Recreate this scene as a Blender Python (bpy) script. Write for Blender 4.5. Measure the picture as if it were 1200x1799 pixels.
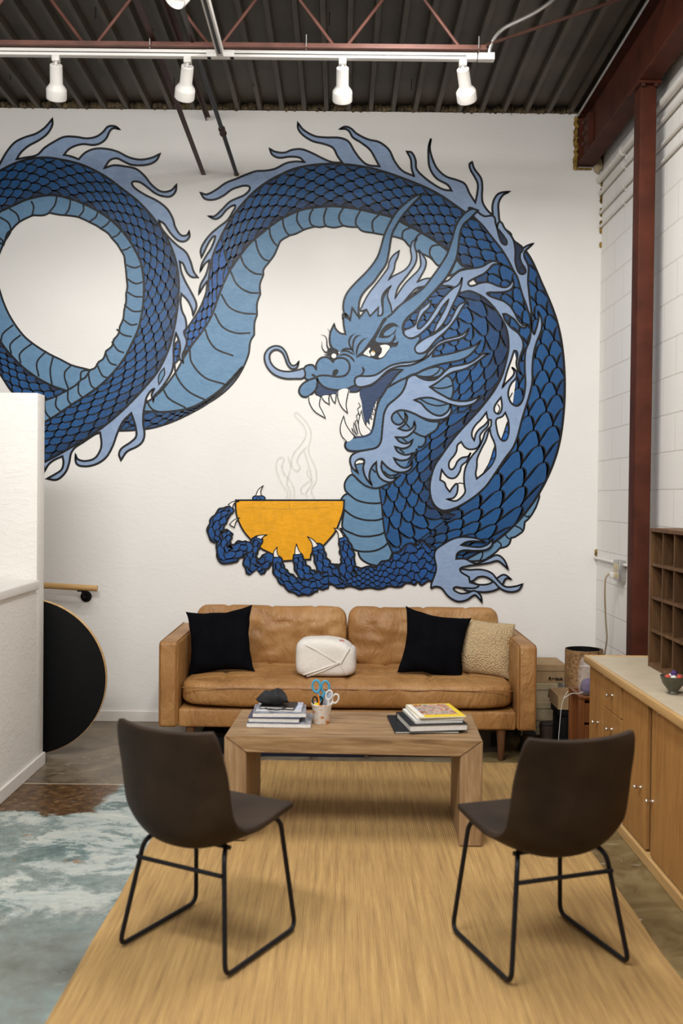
import bpy, bmesh, math, random
import numpy as np
from mathutils import Vector, Matrix, noise, geometry
random.seed(7)
PI = math.pi
SC = bpy.context.scene
for o in list(bpy.data.objects): bpy.data.objects.remove(o)

# ------------------------------------------------------------------ camera
CAMZ = 1.577; PITCH = 29.5/1749.03; ROLL = 0.0105; FPX = 35/36*1799
cd = bpy.data.cameras.new('camera'); cam = bpy.data.objects.new('camera', cd)
SC.collection.objects.link(cam); SC.camera = cam
cd.sensor_fit = 'VERTICAL'; cd.sensor_height = 36; cd.sensor_width = 24; cd.lens = 35
cd.dof.use_dof = True; cd.dof.focus_distance = 6.2; cd.dof.aperture_fstop = 2.2
CR = Matrix.Rotation(PI/2-PITCH, 3, 'X') @ Matrix.Rotation(ROLL, 3, 'Z')
cam.matrix_world = Matrix.Translation((0, 0, CAMZ)) @ CR.to_4x4()
# ------------------------------------------------------------------ light
SC.view_settings.view_transform = 'Standard'; SC.view_settings.look = 'None'
SC.view_settings.gamma = 1; SC.view_settings.exposure = 0.02
w = bpy.data.worlds.new('world'); SC.world = w; w.use_nodes = True
w.node_tree.nodes['Background'].inputs[0].default_value = (1, .97, .93, 1)
w.node_tree.nodes['Background'].inputs[1].default_value = 0.13
def area(name, loc, target, sx, sy, power, col=(1, .975, .935)):
    l = bpy.data.lights.new(name, 'AREA'); l.shape = 'RECTANGLE'; l.size = sx; l.size_y = sy
    l.energy = power; l.color = col
    o = bpy.data.objects.new(name, l); SC.collection.objects.link(o); o.location = loc
    o.rotation_euler = (Vector(target)-Vector(loc)).to_track_quat('-Z', 'Y').to_euler()
    return o
area('ceiling_lamp_left', (-1.5, 1.6, 3.9), (.7, 6.2, 1.0), 2.2, .6, 140)
area('ceiling_lamp_mid', (.3, 3.9, 4.05), (.25, 3.9, 0), 1.4, .35, 70)
area('ceiling_lamp_rear', (.6, .8, 3.9), (.2, 3.2, 0), 1.4, .5, 42)
area('front_fill', (-1.2, -2.5, 2.4), (-.8, 6.0, 1.2), 2.5, 1.6, 26, (.97, .98, 1))  # soft fill added behind the camera, not an actual window

WY = 6.85          # back wall plane
# ------------------------------------------------------------------ helpers
def unproj_dir(px, py):
    return CR @ Vector(((px-600)/FPX, (899.5-py)/FPX, -1.0))
def wallpt(px, py):
    d = unproj_dir(px, py); t = WY/d.y
    return (d.x*t, CAMZ+d.z*t)
def srgb(r, g, b):
    f = lambda c: (c/255/12.92) if c/255 <= .04045 else ((c/255+.055)/1.055)**2.4
    return (f(r), f(g), f(b), 1)

class NT:
    def __init__(s, name):
        s.m = bpy.data.materials.new(name); s.m.use_nodes = True
        s.t = s.m.node_tree; s.n = s.t.nodes; s.b = s.n['Principled BSDF']
    def add(s, kind, **kw):
        n = s.n.new(kind)
        for k, v in kw.items():
            if k in n.inputs.keys(): n.inputs[k].default_value = v
            else: setattr(n, k, v)
        return n
    def link(s, a, b): s.t.links.new(a, b)
    def ramp(s, fac, stops):
        r = s.n.new('ShaderNodeValToRGB'); e = r.color_ramp.elements
        e[0].position, e[0].color = stops[0]; e[1].position, e[1].color = stops[-1]
        for p, c in stops[1:-1]:
            x = e.new(p); x.color = c
        s.link(fac, r.inputs[0]); return r.outputs[0]
    def mapping(s, scale=(1, 1, 1), rot=(0, 0, 0), obj=True, world=False):
        if world: src = s.n.new('ShaderNodeNewGeometry').outputs['Position']
        else: src = s.n.new('ShaderNodeTexCoord').outputs['Object']
        m = s.n.new('ShaderNodeMapping'); m.inputs['Scale'].default_value = scale; m.inputs['Rotation'].default_value = rot
        s.link(src, m.inputs[0]); return m.outputs[0]
    def noise(s, vec, scale, detail=4, rough=.55, dist=0):
        n = s.n.new('ShaderNodeTexNoise'); n.inputs['Scale'].default_value = scale
        n.inputs['Detail'].default_value = detail; n.inputs['Roughness'].default_value = rough
        n.inputs['Distortion'].default_value = dist
        if vec: s.link(vec, n.inputs['Vector'])
        return n.outputs['Fac']
    def mix(s, fac, a, b, mode='MIX'):
        m = s.n.new('ShaderNodeMix'); m.data_type = 'RGBA'; m.blend_type = mode
        for v, i in ((fac, 0), (a, 6), (b, 7)):
            if isinstance(v, (int, float, tuple)): m.inputs[i].default_value = v
            else: s.link(v, m.inputs[i])
        return m.outputs[2]
    def math(s, op, a, b=0, c=0, clamp=False):
        m = s.n.new('ShaderNodeMath'); m.operation = op; m.use_clamp = clamp
        for i, v in enumerate((a, b, c)):
            if isinstance(v, (int, float)): m.inputs[i].default_value = v
            else: s.link(v, m.inputs[i])
        return m.outputs[0]
    def bump(s, h, strength=.3, dist=.01):
        b = s.n.new('ShaderNodeBump'); b.inputs['Strength'].default_value = strength
        b.inputs['Distance'].default_value = dist; s.link(h, b.inputs['Height'])
        if s.b.inputs['Normal'].is_linked:
            s.link(s.b.inputs['Normal'].links[0].from_socket, b.inputs['Normal'])
        s.link(b.outputs[0], s.b.inputs['Normal'])
    def col(s, c):
        if isinstance(c, tuple): s.b.inputs['Base Color'].default_value = c
        else: s.link(c, s.b.inputs['Base Color'])
    def set(s, **kw):
        for k, v in kw.items(): s.b.inputs[k.replace('_', ' ')].default_value = v
        return s.m

def simple(name, c, rough=.6, metal=0, var=.12, scale=20, bump=0, bscale=None, spec=.3):
    t = NT(name); v = t.mapping()
    n = t.noise(v, scale, 4)
    dark = tuple(x*(1-var) for x in c[:3])+(1,); light = tuple(min(1, x*(1+var)) for x in c[:3])+(1,)
    t.col(t.ramp(n, [(.3, dark), (.7, light)]))
    if bump: t.bump(t.noise(v, bscale or scale*3, 5), bump, .004)
    return t.set(Roughness=rough, Metallic=metal, Specular_IOR_Level=spec)

def woodmat(name, c1, c2, c3, axis='X', scale=1.0, rough=.5, knots=False):
    t = NT(name); st = {'X': (1.2, 14, 14), 'Y': (14, 1.2, 14), 'Z': (14, 14, 1.2)}[axis]
    v = t.mapping(tuple(a*scale for a in st))
    n1 = t.noise(v, 2.2, 6, .6, 1.2); n2 = t.noise(v, 9, 5, .7, .4)
    v2 = t.mapping((2, 2, 2)); n3 = t.noise(v2, 1.6, 2)
    a = t.ramp(n1, [(.3, c1), (.5, c2), (.7, c3)])
    b = t.mix(t.math('MULTIPLY', n2, .35), a, c1, 'MIX')
    col = t.mix(t.math('MULTIPLY', n3, .3), b, c3)
    t.col(col); t.bump(n2, .15, .002)
    return t.set(Roughness=rough, Specular_IOR_Level=.28)

def plaster(name, c, strength=.35):
    t = NT(name); v = t.mapping(world=True)
    n = t.noise(v, 1.1, 3); 
    d = tuple(x*.93 for x in c[:3])+(1,)
    t.col(t.ramp(n, [(.3, d), (.7, c)]))
    vs = t.mapping((1, 1, 2.2), (0, .5, 0), world=True)
    n2 = t.noise(vs, 9, 6, .6, 1.5)
    t.bump(t.ramp(n2, [(.45, (0, 0, 0, 1)), (.62, (1, 1, 1, 1))]), strength*.28, .005)
    t.bump(t.noise(v, 60, 4), strength*.15, .002)
    return t.set(Roughness=.62)

WALLC = (.79, .775, .75, 1)
M = {}
M['plaster'] = plaster('white_plaster', WALLC)
M['plaster_rough'] = plaster('rough_plaster', (.80, .77, .73, 1), 1.0)
M['trim'] = simple('white_trim_paint', (.78, .74, .70, 1), .35, var=.03)
# painted block wall
t = NT('painted_block'); v = t.mapping(world=True)
sep = t.n.new('ShaderNodeSeparateXYZ'); t.link(v, sep.inputs[0])
cmb = t.n.new('ShaderNodeCombineXYZ'); t.link(sep.outputs[1], cmb.inputs[0]); t.link(sep.outputs[2], cmb.inputs[1])
br = t.n.new('ShaderNodeTexBrick'); t.link(cmb.outputs[0], br.inputs[0])
br.inputs['Scale'].default_value = 1; br.inputs['Brick Width'].default_value = .406; br.inputs['Row Height'].default_value = .203
br.inputs['Mortar Size'].default_value = .005; br.inputs['Mortar Smooth'].default_value = .4
br.inputs['Color1'].default_value = (.82, .80, .765, 1); br.inputs['Color2'].default_value = (.80, .78, .74, 1)
br.inputs['Mortar'].default_value = (.70, .67, .62, 1)
t.col(br.outputs[0])
inv = t.math('SUBTRACT', 1, br.outputs['Fac']); t.bump(inv, .5, .006); t.bump(t.noise(v, 70, 5), .25, .003)
M['block'] = t.set(Roughness=.55)
# floor
t = NT('worn_painted_concrete'); v = t.mapping(world=True); sep = t.n.new('ShaderNodeSeparateXYZ'); t.link(v, sep.inputs[0])
X, Y = sep.outputs[0], sep.outputs[1]
mid = t.noise(v, 4.5, 8, .7, 1.0); fine = t.noise(v, 22, 8, .75)
vs = t.mapping((1.0, 1.7, 1), (0, 0, .6), world=True); streak = t.noise(vs, 2.4, 12, .78, .5); patch = t.noise(v, 1.15, 10, .72, .3); speck = t.noise(vs, 38, 6, .8)
conc = t.ramp(mid, [(.28, (.05, .036, .022, 1)), (.46, (.14, .105, .07, 1)), (.58, (.20, .16, .11, 1)), (.75, (.30, .25, .18, 1))])
conc = t.mix(t.ramp(fine, [(.58, (0, 0, 0, 1)), (.7, (.6, .6, .6, 1))]), conc, (.055, .04, .028, 1))
rust = t.ramp(fine, [(.36, (.028, .014, .006, 1)), (.50, (.085, .042, .015, 1)), (.60, (.16, .085, .032, 1)), (.72, (.42, .30, .18, 1))])
paint = t.ramp(streak, [(.38, (.07, .10, .095, 1)), (.455, (.15, .215, .21, 1)), (.475, (.36, .41, .39, 1)), (.60, (.50, .52, .48, 1))])
paint = t.mix(t.ramp(patch, [(.44, (.85, .85, .85, 1)), (.475, (0, 0, 0, 1))]), paint, t.ramp(fine, [(.35, (.07, .105, .10, 1)), (.6, (.20, .26, .25, 1))]))
paint = t.mix(t.ramp(speck, [(.34, (.8, .8, .8, 1)), (.42, (0, 0, 0, 1))]), paint, (.11, .16, .18, 1))
paint = t.mix(t.ramp(t.noise(vs, 2.1, 7, .75), [(.635, (0, 0, 0, 1)), (.66, (1, 1, 1, 1))]), paint, (.30, .17, .085, 1))
wob = t.math('MULTIPLY', t.math('SUBTRACT', t.noise(v, 3, 8, .7), .5), .8)
yy = t.math('ADD', Y, wob)
near = t.ramp(t.math('MULTIPLY', t.math('SUBTRACT', t.noise(t.mapping((1, 1, 1), world=True), 2.2, 6, .7), .35), 3, clamp=True), [(0, (.095, .10, .085, 1)), (.5, (.17, .19, .17, 1)), (1, (.22, .30, .30, 1))])
nf = t.math('MULTIPLY', t.math('SUBTRACT', t.math('ADD', 3.72, t.math('MULTIPLY', wob, 1.3)), Y), 3.5, clamp=True)
paint = t.mix(nf, paint, near)
m_rust = t.math('MULTIPLY', t.math('SUBTRACT', yy, 4.83), 30, clamp=True)
c1 = t.mix(m_rust, paint, rust)
m_conc = t.math('MULTIPLY', t.math('SUBTRACT', Y, 5.36), 60, clamp=True)
c2 = t.mix(m_conc, c1, conc)
xw = t.math('ADD', X, t.math('MULTIPLY', wob, .35))
m_x = t.math('MULTIPLY', t.math('SUBTRACT', xw, -1.22), 25, clamp=True)   # paint reaches further back to the right of the brown patch
mx2 = t.math('MULTIPLY', m_x, t.math('SUBTRACT', 1, m_conc))
c3 = t.mix(mx2, c2, paint)
seam = t.math('LESS_THAN', t.math('ABSOLUTE', t.math('SUBTRACT', Y, 5.36)), .006)
c3 = t.mix(seam, c3, (.45, .38, .28, 1))
olive = t.ramp(mid, [(.3, (.075, .05, .02, 1)), (.52, (.17, .125, .055, 1)), (.75, (.26, .20, .10, 1))])
m_r = t.math('MULTIPLY', t.math('SUBTRACT', X, .6), 4, clamp=True)
c4 = t.mix(m_r, c3, olive)
sc = t.ramp(t.noise(t.mapping((1.2, 5, 1), (0, 0, .35), world=True), 3.2, 4, .5, 3), [(.70, (0, 0, 0, 1)), (.735, (1, 1, 1, 1))])
c4 = t.mix(t.math('MULTIPLY', sc, .7), c4, (.62, .56, .48, 1))
t.col(c4); t.bump(mid, .15, .004)
rr = t.ramp(mid, [(.3, (.22, .22, .22, 1)), (.7, (.5, .5, .5, 1))]); t.link(rr, t.b.inputs['Roughness'])
M['floor'] = t.m
# jute rug
t = NT('jute_weave'); v = t.mapping()
w1 = t.n.new('ShaderNodeTexWave'); w1.bands_direction = 'X'; w1.inputs['Scale'].default_value = 34; w1.inputs['Distortion'].default_value = 1.2; w1.inputs['Detail'].default_value = 2; t.link(v, w1.inputs[0])
w2 = t.n.new('ShaderNodeTexWave'); w2.bands_direction = 'Y'; w2.inputs['Scale'].default_value = 30; w2.inputs['Distortion'].default_value = 1.5; w2.inputs['Detail'].default_value = 2; t.link(v, w2.inputs[0])
st = t.noise(t.mapping((30, 1.0, 1)), 2.0, 6, .7); blot = t.noise(v, 2.2, 4)
c = t.ramp(st, [(.28, (.20, .10, .028, 1)), (.44, (.42, .245, .08, 1)), (.58, (.57, .35, .115, 1)), (.75, (.71, .49, .20, 1))])
c = t.mix(t.math('MULTIPLY', t.math('MULTIPLY', w1.outputs[1], w2.outputs[1]), .6), c, (.74, .53, .26, 1))
c = t.mix(t.math('MULTIPLY', t.math('SUBTRACT', 1, w2.outputs[1]), .42), c, (.24, .125, .04, 1))
c = t.mix(t.ramp(blot, [(.55, (0, 0, 0, 1)), (.8, (.35, .35, .35, 1))]), c, (.36, .21, .085, 1))
t.col(c); t.bump(t.math('ADD', w1.outputs[1], w2.outputs[1]), .6, .004)
M['rug'] = t.set(Roughness=.85)
# metal deck
M['deck'] = simple('dark_metal_deck', (.080, .066, .047, 1), .5, .1, var=.25, scale=3)
M['redsteel'] = simple('red_oxide_steel', (.070, .018, .009, 1), .65, 0, var=.3, scale=7, bump=.1, spec=.18)
M['darksteel'] = simple('brown_primed_steel', (.055, .022, .015, 1), .5, .1, var=.3, scale=9)
M['chordsteel'] = simple('red_primed_joist_steel', (.125, .050, .036, 1), .5, .1, var=.3, scale=9)
M['greypipe'] = simple('dark_grey_pipe', (.06, .055, .05, 1), .45, .4, var=.2)
M['foam'] = simple('spray_foam', (.085, .062, .032, 1), .7, 0, var=.95, scale=22, bump=.8, bscale=60)
M['yfoam'] = simple('yellow_spray_foam', (.24, .15, .03, 1), .7, 0, var=.8, scale=40, bump=.8, bscale=60)
M['white'] = simple('white_enamel', (.66, .64, .61, 1), .4, 0, var=.02)
M['whitepipe'] = simple('white_painted_conduit', (.74, .71, .66, 1), .4, 0, var=.04)
M['galv'] = simple('galvanised_metal', (.45, .44, .42, 1), .35, .8, var=.1)
M['black'] = simple('black_plastic', (.006, .006, .0065, 1), .6, var=.1, spec=.12)
M['slot'] = simple('dark_slot', (.05, .05, .05, 1), .6)
# leather
t = NT('tan_leather'); v = t.mapping()
n = t.noise(v, 3.5, 5, .6, .6); n2 = t.noise(v, 14, 5, .6)
c = t.ramp(n, [(.3, (.25, .120, .038, 1)), (.5, (.36, .185, .064, 1)), (.72, (.47, .265, .105, 1))])
t.col(t.mix(t.math('MULTIPLY', n2, .3), c, (.30, .13, .034, 1)))
t.bump(t.noise(t.mapping((1, 1, .45), (0, .3, 0)), 9, 3, .5, 3.5), .55, .02); t.bump(t.noise(t.mapping((1.6, 1, .5)), 26, 4, .6, 2.0), .3, .006); t.bump(t.noise(v, 160, 3), .12, .001)
M['leather'] = t.set(Roughness=.46, Specular_IOR_Level=.38)
M['welt'] = simple('leather_welt', (.25, .11, .032, 1), .45)
M['walnut'] = woodmat('walnut_leg', (.05, .022, .010, 1), (.10, .045, .02, 1), (.16, .075, .034, 1), 'Z')
M['velvet'] = simple('black_velvet', (.0035, .0035, .005, 1), 1.0, var=.3, scale=10, bump=.1, spec=.05); 
t = NT('sherpa'); v = t.mapping(); vo = t.n.new('ShaderNodeTexVoronoi'); vo.inputs['Scale'].default_value = 130; t.link(v, vo.inputs[0])
t.col(t.ramp(vo.outputs[0], [(0, (.80, .62, .38, 1)), (.7, (.52, .37, .20, 1))])); t.bump(t.math('SUBTRACT', 1, vo.outputs[0]), 1.0, .01)
M['sherpa'] = t.set(Roughness=.9)
M['linen'] = simple('white_canvas', (.74, .70, .65, 1), .85, var=.05, scale=60, bump=.4, bscale=200)
M['red'] = simple('red_trim', (.55, .06, .04, 1), .6)
M['tablewood'] = woodmat('weathered_pine', (.11, .055, .022, 1), (.28, .165, .078, 1), (.47, .315, .17, 1), 'X', 1.0, .5)
M['tablewoodz'] = woodmat('weathered_pine_leg', (.19, .105, .048, 1), (.31, .19, .10, 1), (.45, .31, .175, 1), 'Z', 1.0, .5)
M['chairleather'] = simple('dark_brown_leatherette', (.028, .0165, .0095, 1), .55, var=.4, scale=6, bump=.12, bscale=120, spec=.22)
M['chairpipe'] = simple('black_steel_tube', (.008, .008, .011, 1), .45, .2, var=.1)
M['cabwood'] = woodmat('oak_veneer', (.25, .115, .034, 1), (.37, .185, .055, 1), (.47, .25, .085, 1), 'Z', 1.2, .45)
M['cabtrim'] = woodmat('light_oak_edge', (.42, .24, .09, 1), (.55, .34, .14, 1), (.65, .43, .20, 1), 'Y', .7, .4)
M['cabdark'] = simple('dark_gap', (.10, .055, .028, 1), .6)
M['cabtop'] = simple('beige_laminate', (.52, .44, .32, 1), .45, var=.08, scale=9)
M['nickel'] = simple('brushed_nickel', (.62, .58, .52, 1), .28, 1, var=.05)
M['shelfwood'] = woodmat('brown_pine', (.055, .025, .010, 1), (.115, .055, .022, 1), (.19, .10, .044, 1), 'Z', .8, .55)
M['shelfin'] = woodmat('shaded_board', (.035, .018, .009, 1), (.075, .036, .014, 1), (.12, .062, .026, 1), 'Z', .8, .5)  # shelf wood with the shade inside the cells put into its colour
M['cherry'] = woodmat('cherry_wood', (.09, .026, .008, 1), (.17, .055, .016, 1), (.26, .10, .032, 1), 'Z', .8, .4)
M['railwood'] = woodmat('rail_oak', (.42, .24, .09, 1), (.56, .34, .14, 1), (.66, .43, .2, 1), 'X', .7, .4)
M['card'] = simple('cardboard', (.33, .22, .115, 1), .8, var=.1)
M['card2'] = simple('pale_cardboard', (.40, .32, .20, 1), .8, var=.1)
t = NT('cork'); v = t.mapping(); n = t.noise(v, 60, 6, .75)
t.col(t.ramp(n, [(.35, (.09, .042, .014, 1)), (.5, (.26, .14, .055, 1)), (.65, (.42, .25, .11, 1))])); M['cork'] = t.set(Roughness=.8)
M['paper'] = simple('page_edges', (.72, .70, .66, 1), .7, var=.08, scale=80)
M['navy'] = simple('navy_cover', (.03, .035, .09, 1), .4)
M['navybin'] = simple('navy_plastic', (.014, .018, .034, 1), .6, spec=.12)
M['blackcover'] = simple('black_cover', (.010, .011, .012, 1), .4, var=.2, spec=.15)
M['greycover'] = simple('patterned_grey_cover', (.22, .23, .27, 1), .4, var=.6, scale=40)
M['palecover'] = simple('pale_blue_cover', (.42, .46, .56, 1), .4, var=.3, scale=18)
M['blackcloth'] = simple('black_cloth', (.020, .020, .022, 1), .85, var=.3, bump=.3)
M['blueplastic'] = simple('turquoise_plastic', (.06, .33, .52, 1), .35)
M['steel'] = simple('scissor_steel', (.6, .6, .6, 1), .25, 1)
M['orange'] = simple('orange_pencil', (.75, .22, .02, 1), .4)
M['yellow'] = simple('yellow_print', (.80, .58, .02, 1), .35, var=.05)
M['boot'] = simple('brown_suede', (.040, .025, .017, 1), .8, var=.3)
M['sole'] = simple('grey_rubber', (.06, .06, .065, 1), .7)
M['cream'] = simple('cream_plastic', (.62, .50, .28, 1), .4)
M['cord'] = simple('beige_cord', (.36, .28, .19, 1), .5)
M['purple'] = simple('purple_fabric', (.07, .03, .13, 1), .7, var=.4, scale=25)
M['bowlmat'] = simple('grey_green_ceramic', (.09, .085, .06, 1), .4, var=.3)
M['greybox'] = simple('grey_brown_casing', (.06, .05, .042, 1), .5)
t = NT('clear_bag'); t.set(Base_Color=(.9, .9, .92, 1), Roughness=.25, Transmission_Weight=.0, Alpha=.16); M['bag'] = t.m
# cup with colour spatter
t = NT('spattered_cup'); v = t.mapping(); n = t.noise(v, 45, 3)
t.col(t.ramp(n, [(.40, (.86, .84, .80, 1)), (.56, (.84, .80, .74, 1)), (.61, (.75, .33, .08, 1)), (.72, (.55, .14, .04, 1))])); M['cup'] = t.set(Roughness=.45)
t = NT('magazine_print'); v = t.mapping((1, 1, 1)); n = t.noise(v, 16, 3, .6, 1)
t.col(t.ramp(n, [(.32, (.10, .06, .04, 1)), (.42, (.55, .20, .08, 1)), (.5, (.62, .50, .40, 1)), (.56, (.16, .12, .09, 1)), (.64, (.70, .66, .60, 1))])); M['print'] = t.set(Roughness=.3)
# mural paint
t = NT('mural_paint'); a = t.n.new('ShaderNodeVertexColor'); a.layer_name = 'Col'
v = t.mapping(world=True); n = t.noise(v, 14, 5, .6, 1)
t.col(t.mix(1.0, a.outputs[0], t.ramp(n, [(.3, (.88, .9, .93, 1)), (.7, (1.1, 1.08, 1.05, 1))]), 'MULTIPLY'))
vs = t.mapping((1, 1, 2.2), (0, .5, 0), world=True)
t.bump(t.ramp(t.noise(vs, 9, 6, .6, 1.5), [(.45, (0, 0, 0, 1)), (.62, (1, 1, 1, 1))]), .15, .006)
M['mural'] = t.set(Roughness=.42, Specular_IOR_Level=.3)

def tag(o, label=None, cat=None, group=None, kind=None):
    if label: o['label'] = label
    if cat: o['category'] = cat
    if group: o['group'] = group
    if kind: o['kind'] = kind
    return o
def link(o, parent=None):
    SC.collection.objects.link(o)
    if parent is not None: o.parent = parent
    return o
def empty(name, loc, rz=0, label=None, cat=None, group=None):
    o = bpy.data.objects.new(name, None); o.location = loc; o.rotation_euler = (0, 0, rz)
    o.empty_display_size = .05
    link(o); return tag(o, label, cat, group)
def finish(name, bm, mat, parent=None, smooth=False, loc=None, rot=None):
    me = bpy.data.meshes.new(name); bmesh.ops.recalc_face_normals(bm, faces=bm.faces[:])
    bm.to_mesh(me); bm.free()
    for m in (mat if isinstance(mat, (list, tuple)) else [mat]): me.materials.append(m if not isinstance(m, str) else M[m])
    if smooth:
        for p in me.polygons: p.use_smooth = True
        try: me.set_sharp_from_angle(angle=smooth if isinstance(smooth, float) else .7)
        except Exception: pass
    o = bpy.data.objects.new(name, me)
    if loc is not None: o.location = loc
    if rot is not None: o.rotation_euler = rot
    return link(o, parent)
def bx(bm, x0, x1, y0, y1, z0, z1, bev=0, seg=2, mat=0):
    vs = [bm.verts.new(p) for p in ((x0, y0, z0), (x1, y0, z0), (x1, y1, z0), (x0, y1, z0), (x0, y0, z1), (x1, y0, z1), (x1, y1, z1), (x0, y1, z1))]
    fs = [bm.faces.new([vs[i] for i in f]) for f in ((0, 3, 2, 1), (4, 5, 6, 7), (0, 1, 5, 4), (1, 2, 6, 5), (2, 3, 7, 6), (3, 0, 4, 7))]
    for f in fs: f.material_index = mat
    if bev:
        es = list({e for f in fs for e in f.edges})
        bmesh.ops.bevel(bm, geom=es, offset=bev, segments=seg, affect='EDGES', profile=.5)
    return fs
def box(name, dims, mat, parent=None, bev=.004, seg=2, smooth=True, loc=None, rot=None):
    bm = bmesh.new(); bx(bm, *dims, bev=bev, seg=seg)
    return finish(name, bm, mat, parent, smooth, loc, rot)
def tube(bm, pts, r, n=10, closed=False, cap=True):
    pts = [Vector(p) for p in pts]; N = len(pts); rings = []
    up = None
    for i, p in enumerate(pts):
        if closed: d = pts[(i+1) % N]-pts[i-1]
        else: d = pts[min(i+1, N-1)]-pts[max(i-1, 0)]
        d.normalize()
        if up is None:
            up = Vector((0, 0, 1)) if abs(d.z) < .9 else Vector((0, 1, 0))
        a = d.cross(up); a.normalize(); up = a.cross(d); up.normalize()
        rr = r[i] if isinstance(r, (list, tuple)) else r
        rings.append([bm.verts.new(p+(a*math.cos(2*PI*k/n)+up*math.sin(2*PI*k/n))*rr) for k in range(n)])
    for i in range(N if closed else N-1):
        A, B = rings[i], rings[(i+1) % N]
        for k in range(n): bm.faces.new((A[k], A[(k+1) % n], B[(k+1) % n], B[k]))
    if cap and not closed:
        bm.faces.new(rings[0][::-1]); bm.faces.new(rings[-1])
def roundpath(pts, rad, seg=6):
    pts = [Vector(p) for p in pts]; out = [pts[0]]
    for i in range(1, len(pts)-1):
        a = (pts[i-1]-pts[i]).normalized(); b = (pts[i+1]-pts[i]).normalized()
        p0 = pts[i]+a*rad; p1 = pts[i]+b*rad
        for k in range(seg+1):
            u = k/seg; out.append(p0*(1-u)**2+pts[i]*2*u*(1-u)+p1*u*u)
    out.append(pts[-1]); return out
def tubeobj(name, pts, r, mat, parent=None, n=10, closed=False):
    bm = bmesh.new(); tube(bm, pts, r, n, closed); return finish(name, bm, mat, parent, True)
def lathe(bm, prof, n=24, center=(0, 0), axism=None):
    rings = []
    for r, z in prof:
        ring = []
        for k in range(n):
            p = Vector((center[0]+r*math.cos(2*PI*k/n), center[1]+r*math.sin(2*PI*k/n), z))
            if axism: p = axism @ p
            ring.append(bm.verts.new(p))
        rings.append(ring)
    for A, B in zip(rings, rings[1:]):
        for k in range(n): bm.faces.new((A[k], A[(k+1) % n], B[(k+1) % n], B[k]))
    bm.faces.new(rings[0][::-1]); bm.faces.new(rings[-1])
def dup(root, loc=None, rz=None, label=None):
    r = root.copy(); SC.collection.objects.link(r)
    if loc is not None: r.location = loc
    if rz is not None: r.rotation_euler = (0, 0, rz)
    if label: r['label'] = label
    for ch in root.children:
        c = ch.copy(); SC.collection.objects.link(c); c.parent = r
        for g in ch.children:
            d = g.copy(); SC.collection.objects.link(d); d.parent = c
    return r
def puff(w, d, h, nx=28, ny=20, nz=10, e=3.5, fn=None):
    """rounded soft box centred on the origin: cube grid pushed to a superellipsoid, then fn(p, u) deforms"""
    bm = bmesh.new(); key = {}
    def vert(u):
        k = tuple(round(c, 5) for c in u)
        if k in key: return key[k]
        a = [abs(c) for c in u]
        s = max(a) / (sum(c**e for c in a)**(1/e)) if max(a) > 0 else 1
        p = Vector((u[0]*s*w/2, u[1]*s*d/2, u[2]*s*h/2))
        if fn: p = fn(p, u)
        key[k] = bm.verts.new(p); return key[k]
    for ax, (na, nb) in ((0, (ny, nz)), (1, (nx, nz)), (2, (nx, ny))):
        for sg in (-1, 1):
            for i in range(na):
                for j in range(nb):
                    q = []
                    for di, dj in ((0, 0), (1, 0), (1, 1), (0, 1)):
                        a, b = -1+2*(i+di)/na, -1+2*(j+dj)/nb
                        u = {0: (sg, a, b), 1: (a, sg, b), 2: (a, b, sg)}[ax]; q.append(vert(u))
                    if sg < 0: q = q[::-1]
                    if len(set(q)) == 4: bm.faces.new(q)
    return bm
# ================================================================== MURAL
FR = {'A': (3, 0, 200), 'B': (3, 0, 550), 'C': (3, 340, 200), 'D': (3, 640, 200), 'E': (4, 440, 500), 'F': (3, 640, 500), 'G': (10/3, 340, 820),
      'H': (3, 640, 800), 'I': (5, 600, 320), 'J': (5, 680, 440), 'K': (5, 600, 620), 'L': (5, 740, 540), 'M': (5, 740, 680), 'N': (6, 520, 560),
      'O': (7.5, 460, 700), 'P': (6, 780, 380), 'Z': (1, 0, 0)}
def parse(s):
    f = FR['Z']; pts = []
    for tok in s.split():
        if tok.endswith(':'): f = FR[tok[:-1]]; continue
        c = tok.endswith('!'); x, y = tok.rstrip('!').split(',')
        pts.append((float(x)/f[0]+f[1], float(y)/f[0]+f[2], c))
    return pts
def spl(pts, closed, sub=5):
    n = len(pts); out = []
    P = [np.array(p[:2]) for p in pts]
    for i in range(n if closed else n-1):
        j = (i+1) % n; p1, p2 = P[i], P[j]
        L = np.linalg.norm(p2-p1)
        if pts[i][2] or (not closed and i == 0): m1 = (p2-p1)
        else:
            d = P[j]-P[i-1]; dl = np.linalg.norm(d)+1e-9; m1 = d/dl*L
        if pts[j][2] or (not closed and j == n-1): m2 = (p2-p1)
        else:
            d = P[(j+1) % n]-p1; dl = np.linalg.norm(d)+1e-9; m2 = d/dl*L
        for k in range(sub):
            t = k/sub
            out.append((2*t**3-3*t*t+1)*p1+(t**3-2*t*t+t)*m1+(-2*t**3+3*t*t)*p2+(t**3-t*t)*m2)
    if not closed: out.append(P[-1])
    return out
LAYER = [0]; DL = .00006
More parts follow.
